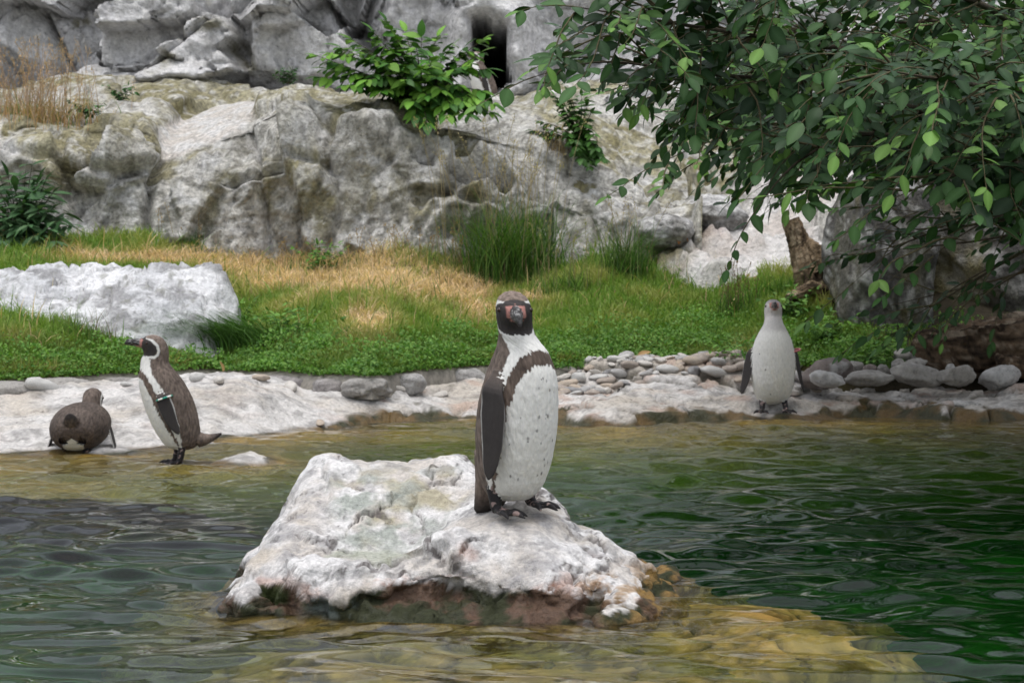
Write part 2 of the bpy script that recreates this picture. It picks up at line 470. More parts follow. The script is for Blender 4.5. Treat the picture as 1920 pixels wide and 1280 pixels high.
# ---- water: a closed body with a rippled surface
wx, wy = np.arange(-5.0, 5.81, 0.022), np.arange(1.2, 14.2, 0.018)
X, Y = np.meshgrid(wx, wy, indexing='ij')
P0 = np.stack([X, Y, 0 * X], -1)
wrp = 0.10 * np.stack([perlin(P0 * 1.3 + 9), perlin(P0 * 1.3 + 31)], -1)
XX, YY = X + wrp[..., 0] * 1.5, Y + wrp[..., 1]
h = np.zeros_like(X)
rw = np.random.RandomState(21)
for i in range(64):
    lam = 0.085 * (0.9 / 0.085) ** rw.rand()
    th = math.radians(90) + rw.normal() * 0.45
    amp = 0.0075 * lam * (0.6 + 0.8 * rw.rand()) * (1.1 if lam < .38 else .5)
    k = 2 * math.pi / lam
    h += amp * np.sin(k * (XX * math.cos(th) + YY * math.sin(th)) + rw.rand() * 6.28)
h *= 0.85 + 0.8 * perlin(P0 * 0.55 + 3)
calm = ss(0.15, 1.6, lawn_front(X) - 0.7 - Y)
h *= 0.30 + 0.70 * calm
TOP = np.stack([X, Y, h], -1)
nu, nv = TOP.shape[:2]
BOT = TOP[[0, 0, -1, -1], [0, -1, -1, 0]].copy(); BOT[:, 2] = -1.7
V = np.vstack([TOP.reshape(-1, 3), BOT])
fq = grid_faces(nu, nv)
b0 = nu * nv
idx = np.arange(nu * nv).reshape(nu, nv)
def fan(edge, a, b):            # side wall between an edge row and two bottom corners
    t = np.array([[edge[i + 1], edge[i], a] for i in range(len(edge) - 1)])
    return np.vstack([t, [[edge[-1], a, b]]])
tri = np.vstack([fan(idx[0, :], b0, b0 + 1)[:, ::-1], fan(idx[:, -1], b0 + 1, b0 + 2)[:, ::-1], fan(idx[::-1, 0], b0 + 3, b0)[:, ::-1], fan(idx[-1, ::-1], b0 + 2, b0 + 3)[:, ::-1], [[b0, b0 + 1, b0 + 2], [b0, b0 + 2, b0 + 3]]])
wme = make_mesh('water', V, [fq, tri])
import bmesh
bm = bmesh.new(); bm.from_mesh(wme); bmesh.ops.recalc_face_normals(bm, faces=bm.faces); bm.to_mesh(wme); bm.free()
wm = bpy.data.materials.new('pool water'); wm.use_nodes = True
N, L = wm.node_tree.nodes, wm.node_tree.links
N.remove(N['Principled BSDF'])
out = N['Material Output']
gl = N.new('ShaderNodeBsdfGlass'); gl.inputs['Roughness'].default_value = 0.0; gl.inputs['IOR'].default_value = 1.333
tc = N.new('ShaderNodeTexCoord'); mp = N.new('ShaderNodeMapping'); mp.inputs['Scale'].default_value = (0.7, 1.5, 1)
L.new(tc.outputs['Object'], mp.inputs['Vector'])
nz = N.new('ShaderNodeTexNoise'); nz.inputs['Scale'].default_value = 8; nz.inputs['Detail'].default_value = 1.5; nz.inputs['Distortion'].default_value = 0.6
L.new(mp.outputs[0], nz.inputs['Vector'])
bp = N.new('ShaderNodeBump'); bp.inputs['Strength'].default_value = 0.2; bp.inputs['Distance'].default_value = 0.006
nz2 = N.new('ShaderNodeTexNoise'); nz2.inputs['Scale'].default_value = 19; nz2.inputs['Detail'].default_value = 1; nz2.inputs['Distortion'].default_value = 0.8
L.new(mp.outputs[0], nz2.inputs['Vector'])
nz3 = N.new('ShaderNodeTexNoise'); nz3.inputs['Scale'].default_value = 1.1; nz3.inputs['Detail'].default_value = 2
L.new(mp.outputs[0], nz3.inputs['Vector'])
mr = N.new('ShaderNodeMapRange'); mr.inputs['From Min'].default_value = .45; mr.inputs['From Max'].default_value = .65; mr.inputs['To Max'].default_value = 1.6
L.new(nz3.outputs['Fac'], mr.inputs['Value'])
mm = N.new('ShaderNodeMath'); mm.operation = 'MULTIPLY_ADD'
L.new(nz2.outputs['Fac'], mm.inputs[0]); L.new(mr.outputs[0], mm.inputs[1]); L.new(nz.outputs['Fac'], mm.inputs[2])
L.new(mm.outputs[0], bp.inputs['Height']); L.new(bp.outputs[0], gl.inputs['Normal'])
L.new(gl.outputs[0], out.inputs['Surface'])
va = N.new('ShaderNodeVolumeAbsorption'); va.inputs['Color'].default_value = (0.30, 0.72, 0.40, 1); va.inputs['Density'].default_value = 1.5
L.new(va.outputs[0], out.inputs['Volume'])
water = link('water', wme, wm); tag(water, kind='structure')

# ---- lawn terrain
gx3, gy3 = np.arange(-6.5, 7.5, 0.05), np.linspace(-0.12, 7.5, 150)
X = np.repeat(gx3[:, None], len(gy3), 1); Y = lawn_front(X) + gy3[None]
Z = lawn_z(X, Y)
Z[:, 0] -= 0.12
P = np.stack([X, Y, Z], -1)
c = lerp((0.10, 0.085, 0.04), (0.30, 0.22, 0.11), ss(-.3, .4, fbm(P, 2.2, 5, seed=30)) * ss(.6, 1.8, Y - lawn_front(X)))
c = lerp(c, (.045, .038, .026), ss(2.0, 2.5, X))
c = lerp(c, (.26, .24, .21), ss(.03, -.05, Y - lawn_front(X)) * ss(1.8, 1.2, X))
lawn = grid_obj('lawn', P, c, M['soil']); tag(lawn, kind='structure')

# ================================================================== CLIFFS
def rock_cols(P, seed, white=0.0, moss=0.0, base=(0.30, 0.295, 0.285)):
    """grey weathered rock with lime-white, brown-green and dark lichen patches"""
    a = fbm(P, 1.1, 5, seed=seed); b = fbm(P, 3.1, 5, 0.6, seed=seed + 1); d = fbm(P * (1.6, 1.6, 0.5), 2.4, 5, 0.6, seed=seed + 2)
    c = lerp(base, np.array(base) * .52, ss(0.0, .7, d) * 0.8)
    c = lerp(c, (0.58, 0.575, 0.57), ss(0.15, .75, b + white) * 0.85)
    mo = ss(0.12, .62, 0.8 * a + 0.4 * d + moss)
    c = lerp(c, lerp((0.21, 0.185, 0.075), (0.36, 0.33, 0.20), ss(-.4, .4, b)), mo * 0.85)
    sp = ss(.12, .5, fbm(P, 9, 5, 0.7, seed=seed + 3))
    c = lerp(c, (0.11, 0.105, 0.085), 0.6 * sp * (1 - 0.75 * np.clip(white * 2, 0, 1)))
    sp2 = ss(.15, .5, fbm(P, 8, 5, 0.7, seed=seed + 4))
    c = lerp(c, (0.72, 0.71, 0.69), 0.55 * sp2)
    st_ = ss(.15, .6, fbm(P * (1, 1, .22), 5, 4, .6, seed=seed + 5))
    c = lerp(c, (0.20, 0.19, 0.14), 0.42 * st_ * (1 - 0.6 * np.clip(white * 2, 0, 1)))
    return c
# ---- front cliff: a low wall of rock with a rounded, sloping top
sil = np.array([(-600, 245), (-100, 245), (0, 240), (60, 226), (150, 226), (240, 228), (282, 236), (298, 300), (330, 285), (420, 240), (500, 192), (540, 172), (640, 172), (720, 180), (800, 198), (900, 222), (960, 250), (1010, 268), (1060, 300), (1120, 330), (1200, 380), (1300, 420)], float)
YW = 17.2
sx = np.array([at(a, b, YW)[:] for a, b in sil])
xs = np.arange(-7.6, 1.55, 0.018)
zt = np.interp(xs, sx[:, 0], sx[:, 2])
k = np.exp(-np.linspace(-2, 2, 17) ** 2); k /= k.sum()
zt = np.convolve(np.pad(zt, 8, 'edge'), k, 'valid')
nf, ntp = 96, 70
v1 = np.linspace(0, 1, nf)[:, None]; v2 = np.linspace(0, 1, ntp + 1)[1:, None]
zb = lawn_z(xs, np.full_like(xs, 16.9)) - 0.25
curve = 0.35 * ss(0.55, 1.0, v1) ** 2 + 0.15 * v1
Yf_ = 16.75 + curve + 0 * xs[None]
Zf_ = zb[None] + (zt - zb)[None] * (v1 - 0.06 * ss(0.7, 1, v1))
backz = 2.66 + 0.05 * np.sin(xs * 1.3)
Yt_ = 17.25 + 2.6 * v2 + 0 * xs[None]
Zt_ = Zf_[-1][None] + (backz - Zf_[-1])[None] * (v2 ** 0.75)
P = np.stack([np.vstack([xs[None] + 0 * Yf_, xs[None] + 0 * Yt_]), np.vstack([Yf_, Yt_]), np.vstack([Zf_, Zt_])], -1).transpose(1, 0, 2)
nrm = grid_normals(P)
if nrm[..., 1].mean() > 0: nrm = -nrm
topm = ss(0.72, 0.98, np.linspace(0, (nf + ntp) / nf, nf + ntp))[None] + 0 * P[..., 0]
W = P + 0.25 * np.stack([fbm(P, 1.1, 3, seed=s) for s in (40, 41, 42)], -1)
f1, f2, vid = voronoi(W * (1, 1, 0.5), 0.8, seed=43)
disp = 0.20 * fbm(P, 0.8, 3, seed=45) + (_rand[vid][..., 0] - .5) * 0.10 - 0.05 * ss(0.06, 0.0, f2 - f1)
disp += (.50 * facet(W * (1, 1, .8), .9, 48, 1, .3) + .34 * facet(W * (1, 1, .8), 2.2, 49, 1, .25) + .24 * facet(W, 7, 50, 1, .3)) * (1 - .55 * topm)
disp += 0.022 * ridged(P, 3.0, 4, seed=46) + 0.014 * fbm(P, 11, 4, 0.65, seed=47)
U, Vv = project(P); UV = np.stack([U, Vv], -1)
for poly, w, dep in [([(300, 305), (282, 350), (276, 400), (270, 480)], 7, .22), ([(466, 235), (475, 300), (492, 380), (500, 470)], 4, .16), ([(622, 250), (612, 300), (640, 380), (618, 460)], 6, .10), ([(255, 225), (268, 290), (300, 310)], 4, .12), ([(830, 355), (900, 380)], 7, .16), ([(0, 290), (60, 300), (200, 330), (285, 320)], 6, .10), ([(540, 290), (600, 310)], 6, .12), ([(760, 270), (700, 330), (680, 400)], 6, .07), ([(880, 310), (840, 360), (780, 440)], 6, .09)]:
    d = seg_dist(UV, poly); disp -= dep * np.exp(-(d / w) ** 2)
for x, y, rx, ry, dep in [(855, 440, 35, 25, .15), (1015, 355, 14, 12, .2), (840, 370, 20, 8, .12), (200, 400, 60, 40, .12), (560, 250, 50, 20, -.12), (700, 260, 80, 30, -.12), (430, 330, 60, 50, -.05), (200, 270, 25, 18, .06), (640, 330, 22, 60, .1)]:
    disp -= dep * np.exp(-((U - x) / rx) ** 2 - ((Vv - y) / ry) ** 2)
disp = blur2(disp, 1)
slabm = ss(0, 8, -sdf(UV, [(296, 312), (345, 300), (420, 262), (505, 197), (470, 178), (400, 190), (330, 222), (290, 238)]))
disp = disp * (1 - 0.75 * slabm) * (1 - .4 * topm)
Pd = P + nrm * disp[..., None]
c = rock_cols(P, 50, white=0.05 - 0.25 * topm + 0.25 * ss(300, 240, U) * ss(330, 240, Vv), moss=0.07 + 0.34 * topm, base=(.53, .515, .475))
c = lerp(c, lerp((0.60, 0.56, 0.52), (0.66, 0.65, 0.64), ss(-.3, .3, fbm(P, 6, 4, seed=59))), 0.9 * slabm)
front_cliff = grid_obj('front_cliff', Pd, c, M['cliff'])
tag(front_cliff, 'low grey cliff face with mossy rounded top behind the dry lawn', 'cliff')

# ---- rear cliff: piled boulders of pale rock with the nest cave
xs, zs = np.arange(-7.5, 8.5, 0.025), np.arange(1.2, 7.2, 0.025)
X, Zg = np.meshgrid(xs, zs, indexing='ij')
YB = 21.0
P0 = np.stack([X, np.full_like(X, YB), Zg], -1)
U, Vv = project(P0 + (0, -1.1, 0))
warp = np.stack([fbm(P0, 0.9, 4, seed=60), fbm(P0, 0.9, 4, seed=61)], -1) * 22
Uw, Vw = U + warp[..., 0], Vv + warp[..., 1]
rb = np.random.RandomState(8)
boulders = [(230, 70, 190, 95, -32, .8), (345, 130, 150, 75, -12, 1.35), (380, 70, 60, 60, -35, 1.15), (545, 60, 125, 150, -20, 1.0), (760, 70, 150, 160, 5, .95), (1010, 50, 170, 170, 0, .9), (1190, 190, 130, 130, 25, 1.5),
            (30, 50, 110, 110, 0, .6), (170, 150, 130, 45, -5, 1.45), (660, 120, 70, 90, 0, .9), (1380, 100, 150, 160, 10, 1.1), (1600, 180, 180, 170, 0, 1.3), (1850, 120, 180, 190, 0, 1.2), (2150, 150, 200, 200, 0, 1.3), (-200, 120, 190, 160, 0, 1.0), (-480, 100, 200, 200, 0, 1.2), (2450, 120, 200, 250, 0, 1.4)]
for i in range(26):
    boulders.append((-500 + 3000 * rb.rand(), -60 - 400 * rb.rand(), 120 + 120 * rb.rand(), 90 + 90 * rb.rand(), rb.uniform(-40, 40), rb.uniform(.3, .8)))
H = np.zeros_like(X) + 0.25 * fbm(P0, 0.5, 3, seed=62)
for (cx, cy, rx, ry, ang, bl) in boulders:
    a = math.radians(ang)
    dx = ((Uw - cx) * math.cos(a) + (Vw - cy) * math.sin(a)) / rx
    dy = (-(Uw - cx) * math.sin(a) + (Vw - cy) * math.cos(a)) / ry
    hh = bl * (1.0 - 0.25 * rb.rand() * dx + 0.2 * dy)
    nk = 7; t0 = rb.rand() * 6
    for kk in range(nk):
        th = t0 + kk * 2 * math.pi / nk + rb.uniform(-.3, .3)
        s = rb.uniform(0.9, 1.6)
        hh = np.minimum(hh, bl * (1.75 - s * 1.15 * (dx * math.cos(th) + dy * math.sin(th))))
    H = np.maximum(H, hh)
Pw = P0 * (1, 1, 1); Pw[..., 1] = YB - H
H += 0.06 * fbm(Pw, 1.0, 4, seed=63) + 0.02 * ridged(Pw, 2.4, 4, seed=64) + 0.02 * fbm(Pw, 10, 3, seed=65)
f1b, f2b, vidb = voronoi(Pw + 0.2 * np.stack([fbm(Pw, 1.5, 2, seed=s) for s in (66, 67, 68)], -1), 1.7, seed=69)
H += (_rand[vidb][..., 1] - .5) * 0.06 - 0.03 * ss(0.06, 0, f2b - f1b) + .55 * facet(Pw, .7, 71, 1, .12) + .30 * facet(Pw, 2.0, 72, 1, .12) + .16 * facet(Pw, 7, 73, 1, .2)
UV = np.stack([U, Vv], -1)
for poly, w, dep in [([(630, -20), (650, 30), (690, 70)], 16, .5), ([(40, 0), (70, 60), (95, 110)], 5, .25), ([(860, 0), (858, 60), (870, 130)], 6, .2), ([(715, 60), (740, 110)], 6, .15), ([(190, 175), (300, 120), (380, 40), (420, 10)], 5, .2)]:
    H -= dep * np.exp(-(seg_dist(UV, poly) / w) ** 2)
# keep the rock round the cave upright
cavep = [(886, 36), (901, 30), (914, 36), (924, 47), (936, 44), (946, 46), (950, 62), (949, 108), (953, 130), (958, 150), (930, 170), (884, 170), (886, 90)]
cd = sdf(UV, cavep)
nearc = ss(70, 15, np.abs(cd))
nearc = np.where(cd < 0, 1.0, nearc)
H = H * (1 - nearc) + nearc * (1.15 + 0.06 * fbm(Pw, 3, 4, seed=70) + 0.12 * ss(0, 30, cd) - 0.10 * np.exp(-((cd - 3) / 5) ** 2))
Yc = YB - H
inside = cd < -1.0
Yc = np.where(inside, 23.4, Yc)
P = np.stack([X, Yc, Zg], -1)
c = rock_cols(np.stack([X, YB - H, Zg], -1), 75, white=0.70, moss=-0.42, base=(0.74, 0.73, 0.735))
wl_ = ss(60, -20, seg_dist(UV, [(90, 150), (230, 130), (330, 60), (420, 0)]))
c = lerp(c, (0.62, 0.61, 0.60), 0.5 * wl_)
msk = ss(30, 0, seg_dist(UV, [(300, 130), (380, 40), (420, 60), (470, 130)])) * ss(-.2, .4, fbm(Pw, 3, 4, seed=77))
c = lerp(c, (0.17, 0.155, 0.07), 0.8 * msk)
c = np.where(inside[..., None], (0.035, 0.033, 0.03), c)  # cave interior coloured near-black, standing in for its unlit depth
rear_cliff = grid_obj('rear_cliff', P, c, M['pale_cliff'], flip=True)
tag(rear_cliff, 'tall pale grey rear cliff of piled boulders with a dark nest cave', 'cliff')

# ---- sloping rocks on the right between lawn and rear cliff
slp = [(1000, 500, 16.6), (1100, 505, 16.5), (1200, 500, 16.3), (1225, 505, 16.2), (1330, 545, 15.7), (1420, 545, 15.7), (1480, 540, 15.6), (1560, 570, 15.3), (1700, 560, 15.3), (1950, 540, 15.3),
       (1040, 420, 17.0), (1150, 400, 17.2), (1230, 465, 16.5), (1320, 395, 17.4), (1380, 372, 17.6), (1300, 462, 16.6), (1400, 440, 16.7), (1400, 500, 16.1), (1500, 400, 17.0), (1600, 350, 17.4), (1600, 450, 16.4), (1500, 480, 16.1),
       (1060, 330, 17.8), (1150, 318, 18.1), (1300, 335, 18.1), (1450, 335, 17.9), (1200, 295, 18.7), (1600, 300, 18.2), (1750, 300, 18.2), (1950, 280, 18.4), (1800, 400, 16.6), (2200, 400, 16.6), (2300, 280, 18.6), (1050, 240, 19.4), (1200, 230, 19.6), (1500, 240, 19.6), (1900, 220, 19.6), (2300, 220, 19.6)]
sp_ = np.array([at(*q)[:] for q in slp])
xs, ys = np.arange(0.35, 6.6, 0.022), np.arange(15.1, 19.8, 0.022)
X, Y = np.meshgrid(xs, ys, indexing='ij')
Z = tps(sp_[:, :2], sp_[:, 2], np.stack([X, Y], -1), 1e-3)
P = np.stack([X, Y, Z], -1)
f1, f2, vid = voronoi(P + 0.3 * np.stack([fbm(P, 1.2, 3, seed=s) for s in (80, 81, 82)], -1), 1.3, seed=83)
U, Vv = project(P); UV = np.stack([U, Vv], -1)
leftm = ss(1420, 1330, U + (Vv - 400) * 0.9)
Z = Z + 0.07 * fbm(P, 1.6, 4, seed=84) + 0.04 * ridged(P, 3, 4, seed=85) + 0.015 * fbm(P, 11, 3, seed=86) + leftm * ((_rand[vid][..., 0] - .5) * .18 - 0.12 * ss(.12, 0, f2 - f1))
Z += .4 * facet(P, 2.2, 92) + .3 * facet(P, 7, 93)
low = np.interp(U, [900, 1000, 1225, 1330, 1420, 1480, 1560, 1700, 2400], [495, 495, 498, 535, 535, 520, 540, 545, 560])
Z -= .55 * ss(-4, 26, Vv - low)
Z -= 0.14 * np.exp(-(seg_dist(UV, [(1225, 470), (1270, 462), (1320, 440), (1390, 395)]) / 9) ** 2)
P = np.stack([X, Y, Z], -1)
c1 = rock_cols(P, 87, white=-0.02, moss=0.42, base=(.36, .35, .32))
c2 = lerp((0.58, 0.53, 0.49), (0.68, 0.66, 0.64), ss(-.4, .4, fbm(P, 2.5, 5, seed=90)))
c2 = lerp(c2, (0.30, 0.29, 0.24), 0.6 * ss(.1, .6, fbm(P, 2.0, 5, seed=91)))
c2 = lerp(c2, (0.45, 0.29, 0.27), 0.7 * ss(45, 5, seg_dist(UV, [(1330, 430), (1300, 450)])))
c = lerp(c2, c1, leftm)
slope_rock = grid_obj('sloping_rock', P, c, M['pale_cliff'])
tag(slope_rock, 'pale sloping rock slab rising behind the driftwood stump, mossy on its left', 'rock')

# ================================================================== THE ISLAND ROCK
isl = []
for x, y in [(428, 1132), (440, 1150), (520, 1148), (600, 1156), (700, 1160), (780, 1162), (850, 1163), (950, 1172), (1050, 1172), (1150, 1165), (1230, 1150), (1262, 1100)]:
    p = onz(x, y); isl.append((p.x, p.y, 0.0))
for X, Y in [(-.80, 5.75), (-.79, 5.95), (-.74, 6.2), (-.55, 6.42), (-.25, 6.52), (.05, 6.5), (.28, 6.38), (.42, 6.2), (.49, 6.0)]: isl.append((X, Y, 0.0))
ring = np.array(isl)[:, :2]; cen = np.array([-.1, 5.8])
for q in ring:
    d = (q - cen) / np.linalg.norm(q - cen)
    isl.append((*(q + d * .16), -.28)); isl.append((*(q + d * .5), -1.0))
isl_pts = [(432, 1100, 5.56), (450, 1060, 5.62), (482, 1030, 5.67), (522, 990, 5.77), (546, 950, 5.86), (573, 920, 5.92), (580, 885, 6.0), (600, 869, 6.05), (700, 866, 6.1), (800, 867, 6.1), (858, 864, 6.1), (878, 890, 6.08),
           (620, 884, 5.97), (700, 884, 5.97), (800, 884, 5.97), (862, 880, 6.0), (600, 920, 5.88), (640, 930, 5.86), (720, 935, 5.84), (800, 935, 5.84), (850, 940, 5.84), (610, 985, 5.72), (700, 1010, 5.68), (780, 1002, 5.70), (830, 980, 5.72),
           (640, 1050, 5.57), (700, 1056, 5.56), (760, 1046, 5.57), (600, 1048, 5.46), (690, 1050, 5.42), (760, 1034, 5.42), (830, 1012, 5.42), (900, 1002, 5.43), (960, 992, 5.46), (1000, 988, 5.48),
           (505, 1040, 5.55), (560, 1015, 5.6), (560, 1056, 5.42), (480, 1078, 5.48), (545, 985, 5.70), (470, 1097, 5.43), (560, 1088, 5.36), (650, 1088, 5.34), (750, 1088, 5.33), (850, 1085, 5.33), (950, 1075, 5.33), (1050, 1085, 5.33), (1120, 1095, 5.37),
           (900, 1040, 5.38), (1000, 1030, 5.40), (930, 962, 5.6), (960, 975, 5.55), (1010, 958, 5.62), (1040, 975, 5.58), (890, 955, 5.66), (990, 935, 5.72), (1028, 938, 5.76), (1062, 974, 5.73), (1122, 1006, 5.7), (1170, 1044, 5.7), (1200, 1066, 5.7), (1240, 1080, 5.76),
           (590, 866, 6.14), (650, 864, 6.16), (740, 863, 6.2), (820, 863, 6.2), (870, 862, 6.2), (1060, 1012, 5.5), (1120, 1050, 5.47), (1170, 1080, 5.45), (1100, 1110, 5.34), (1200, 1115, 5.42), (900, 925, 5.85)]
for q in isl_pts:
    p = at(*q); isl.append(p[:])
for q in [(1028, 930, 5.76), (1062, 962, 5.73), (1122, 992, 5.7), (1170, 1030, 5.7), (1200, 1056, 5.7), (1000, 917, 5.8), (940, 915, 5.95)]:
    p = at(*q); isl.append((p.x + .01, p.y + .13, p.z - .05)); isl.append((p.x + .02, p.y + .3, p.z * .35))
for q in [(590, 880, 6.2), (650, 880, 6.24), (740, 880, 6.28), (820, 880, 6.28), (870, 885, 6.28)]:
    isl.append(at(*q)[:])
isl = np.array(isl)
IR = 0.006
ix, iy = np.arange(-1.05, 0.9, IR), np.arange(4.85, 6.8, IR)
iyf = np.arange(4.85, 6.8, 0.0035)
X, Y = np.meshgrid(ix, iyf, indexing='ij')
Z = tps(isl[:, :2], isl[:, 2], np.stack([X, Y], -1), 5e-4, mq=.035)
Pf = np.stack([X, Y, Z], -1); nf_ = grid_normals(Pf)
if nf_[..., 2].mean() < 0: nf_ = -nf_
Uf, Vf = project(Pf); UVf = np.stack([Uf, Vf], -1)
LIPX, LIPY = [560, 640, 700, 780, 880, 940, 1000, 1080, 1150], [1110, 1120, 1098, 1078, 1082, 1098, 1105, 1118, 1085]
wob = 9 * fbm(Pf * (1, .3, 0), 9, 3, seed=108)
dl_ = Vf - (np.interp(Uf, LIPX, LIPY) + wob)
bd_ = -0.036 * ss(0, 10, dl_) * ss(90, 30, dl_) * ss(540, 590, Uf) * ss(1180, 1120, Uf)
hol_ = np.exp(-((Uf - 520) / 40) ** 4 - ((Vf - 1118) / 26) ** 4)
bd_ -= 0.07 * hol_
Pf = Pf + nf_ * (bd_[..., None]) * (.35, 1, 1)
X, Y, Z = Pf[..., 0], Pf[..., 1], Pf[..., 2]
NV = 470                                              # even steps along each profile, so steep faces keep their detail
sl = np.cumsum(np.hypot(np.diff(Y, axis=1, prepend=Y[:, :1]), 1.35 * np.diff(Z, axis=1, prepend=Z[:, :1])), 1)
Yr = np.empty((len(ix), NV)); Zr = np.empty_like(Yr); Xr = np.empty_like(Yr)
for i in range(len(ix)):
    q_ = np.linspace(0, sl[i, -1], NV); Yr[i] = np.interp(q_, sl[i], Y[i]); Zr[i] = np.interp(q_, sl[i], Z[i]); Xr[i] = np.interp(q_, sl[i], X[i])
X, Y, Z = Xr, Yr, Zr
P = np.stack([X, Y, Z], -1)
inrm = grid_normals(P)
if inrm[..., 2].mean() < 0: inrm = -inrm
W = P + 0.06 * np.stack([fbm(P, 4, 3, seed=s) for s in (100, 101, 102)], -1)
f1, f2, vid = voronoi(W, 5.0, seed=103)
f1b, f2b, vidb = voronoi(W, 13.0, seed=104)
lowm = ss(0.16, 0.06, Z)
nd = 0.007 * fbm(P, 5, 4, seed=105) + 0.005 * ridged(P, 8, 4, seed=106) + 0.0030 * fbm(P, 32, 3, seed=107) + .004 * fbm(P, 20, 3, seed=115)
nd += (0.35 + 0.65 * lowm) * ((_rand[vid][..., 0] - .5) * 0.03 - 0.016 * ss(0.10, 0, f2 - f1)) + lowm * ((_rand[vidb][..., 0] - .5) * 0.016 - 0.010 * ss(.12, 0, f2b - f1b))
U, Vv = project(P); UV = np.stack([U, Vv], -1)
feetm = np.exp(-((X - 0.04) / .15) ** 4 - ((Y - 5.54) / .13) ** 4)
nd *= 1 - 0.92 * feetm
basin = ss(12, -10, sdf(UV, [(600, 1050), (640, 1000), (760, 1000), (830, 990), (760, 1045), (690, 1060)]))
nd *= 1 - 0.7 * basin
_a, _b, _ = voronoi(P + .10 * np.stack([fbm(P, 5, 4, .6, seed=s) for s in (118, 119, 120)], -1), 3.1, seed=121)
nd = blur2(nd + (1 - .9 * feetm) * .13 * facet(W, 5, 123, 1, .2) + .07 * facet(W, 14, 124, 1, .3)) - .018 * ss(.06, .0, _b - _a) * ss(-.2, .1, fbm(P, 3.5, 3, seed=122)) * (1 - feetm)
# hollow under the left lip and a ragged overhang line along the front
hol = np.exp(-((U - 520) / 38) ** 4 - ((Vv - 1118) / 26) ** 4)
lip = seg_dist(UV, [(560, 1110), (640, 1120), (700, 1098), (780, 1078), (880, 1082), (940, 1098), (1000, 1105), (1080, 1118), (1150, 1085)])
below = (Vv > np.interp(U, [560, 640, 700, 780, 880, 940, 1000, 1080, 1150], [1110, 1120, 1098, 1078, 1082, 1098, 1105, 1118, 1085])) & (U > 560) & (U < 1160)
nlip = fbm(P, 14, 3, seed=108)
P = P + inrm * nd[..., None]
X, Y, Z = P[..., 0], P[..., 1], P[..., 2]
_ibv = bvhtree.BVHTree.FromPolygons([Vector(v) for v in P[::2, ::2].reshape(-1, 3)], [list(map(int, f)) for f in grid_faces(*P[::2, ::2].shape[:2])])
def island_z(x, y):
    return _ibv.ray_cast(Vector((x, y, 2.0)), Vector((0, 0, -1)))[0].z
n5, n12, n30 = fbm(P, 5, 5, seed=110), fbm(P, 12, 5, 0.6, seed=111), fbm(P, 34, 4, 0.6, seed=112)
c = lerp((0.55, 0.51, 0.47), (0.70, 0.685, 0.68), ss(-.45, .3, n5))
c = lerp(c, (0.36, 0.35, 0.355), 0.8 * ss(.0, .6, n12))
c = lerp(c, (0.30, 0.29, 0.29), 0.55 * ss(.05, .5, fbm(P * (1.6, 1.6, .6), 9, 5, .65, seed=117)))
c = lerp(c, (0.42, 0.36, 0.28), 0.5 * ss(.2, .6, fbm(P, 6, 4, seed=113)))
c = lerp(c, (0.13, 0.12, 0.11), 0.8 * ss(.55, .7, n30) * ss(.0, .3, n5))
ck1, ck2, _ = voronoi(P + .10 * np.stack([fbm(P, 5, 4, .6, seed=s) for s in (118, 119, 120)], -1), 3.1, seed=121)
crk = ss(.055, .015, ck2 - ck1) * ss(-.2, .1, fbm(P, 3.5, 3, seed=122)) * (1 - .8 * feetm)
c = lerp(c, (0.10, 0.085, 0.08), .85 * crk)
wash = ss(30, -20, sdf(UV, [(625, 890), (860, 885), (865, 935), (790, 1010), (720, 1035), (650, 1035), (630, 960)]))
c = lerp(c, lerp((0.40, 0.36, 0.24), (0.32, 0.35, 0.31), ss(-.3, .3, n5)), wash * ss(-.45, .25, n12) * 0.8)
rust = ss(26, 2, lip + 18 * (1 - ss(-.3, .3, n5))) * ss(-.25, .25, n12) + 0.8 * ss(.35, .7, n5) * ss(.16, .08, Z) * ss(760, 900, U)
rust = np.maximum(rust, ss(22, 0, seg_dist(UV, [(870, 1035), (885, 1045)])) * .7)
rust = np.maximum(rust, ss(16, 0, seg_dist(UV, [(490, 1092), (540, 1085), (570, 1100), (580, 1130)])) * .8)
c = lerp(c, (0.40, 0.20, 0.13), np.clip(rust, 0, 1) * 0.6)
tan = ss(1040, 1120, U) * ss(.13, .05, Z) * ss(-.25, .2, n12)
c = lerp(c, (0.33, 0.20, 0.08), 0.75 * tan)
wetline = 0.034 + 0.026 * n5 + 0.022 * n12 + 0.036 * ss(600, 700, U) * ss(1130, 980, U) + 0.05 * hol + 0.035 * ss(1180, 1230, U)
wet = ss(0.006, -0.006, Z - wetline)
wetc = lerp((0.030, 0.034, 0.014), (0.105, 0.062, 0.040), ss(-.2, .35, n5 + 0.6 * n12))
wetc = lerp(wetc, (0.22, 0.13, 0.03), ss(1100, 1200, U) * ss(-.3, .2, n12))
wetc = lerp(wetc, (0.14, 0.17, 0.16), 0.7 * ss(660, 600, U + 60 * n5) * ss(540, 600, U) * ss(-.1, .3, n12))
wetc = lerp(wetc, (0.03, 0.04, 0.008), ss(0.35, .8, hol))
c = lerp(c, wetc, wet)
c = lerp(c, (0.30, 0.20, 0.05), ss(-0.01, -0.05, Z))
pool_ = ss(10, -4, sdf(UV, [(612, 1046), (640, 1036), (720, 1032), (760, 1036), (720, 1048), (650, 1052)]))
c = lerp(c, (0.36, 0.38, 0.30), pool_ * .8)
rough = 0.88 - 0.55 * wet * ss(-.3, .3, n12) - 0.45 * pool_
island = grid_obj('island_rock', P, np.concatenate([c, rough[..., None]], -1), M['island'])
tag(island, 'white crusted rock rising from the green pool under the tall penguin', 'rock')

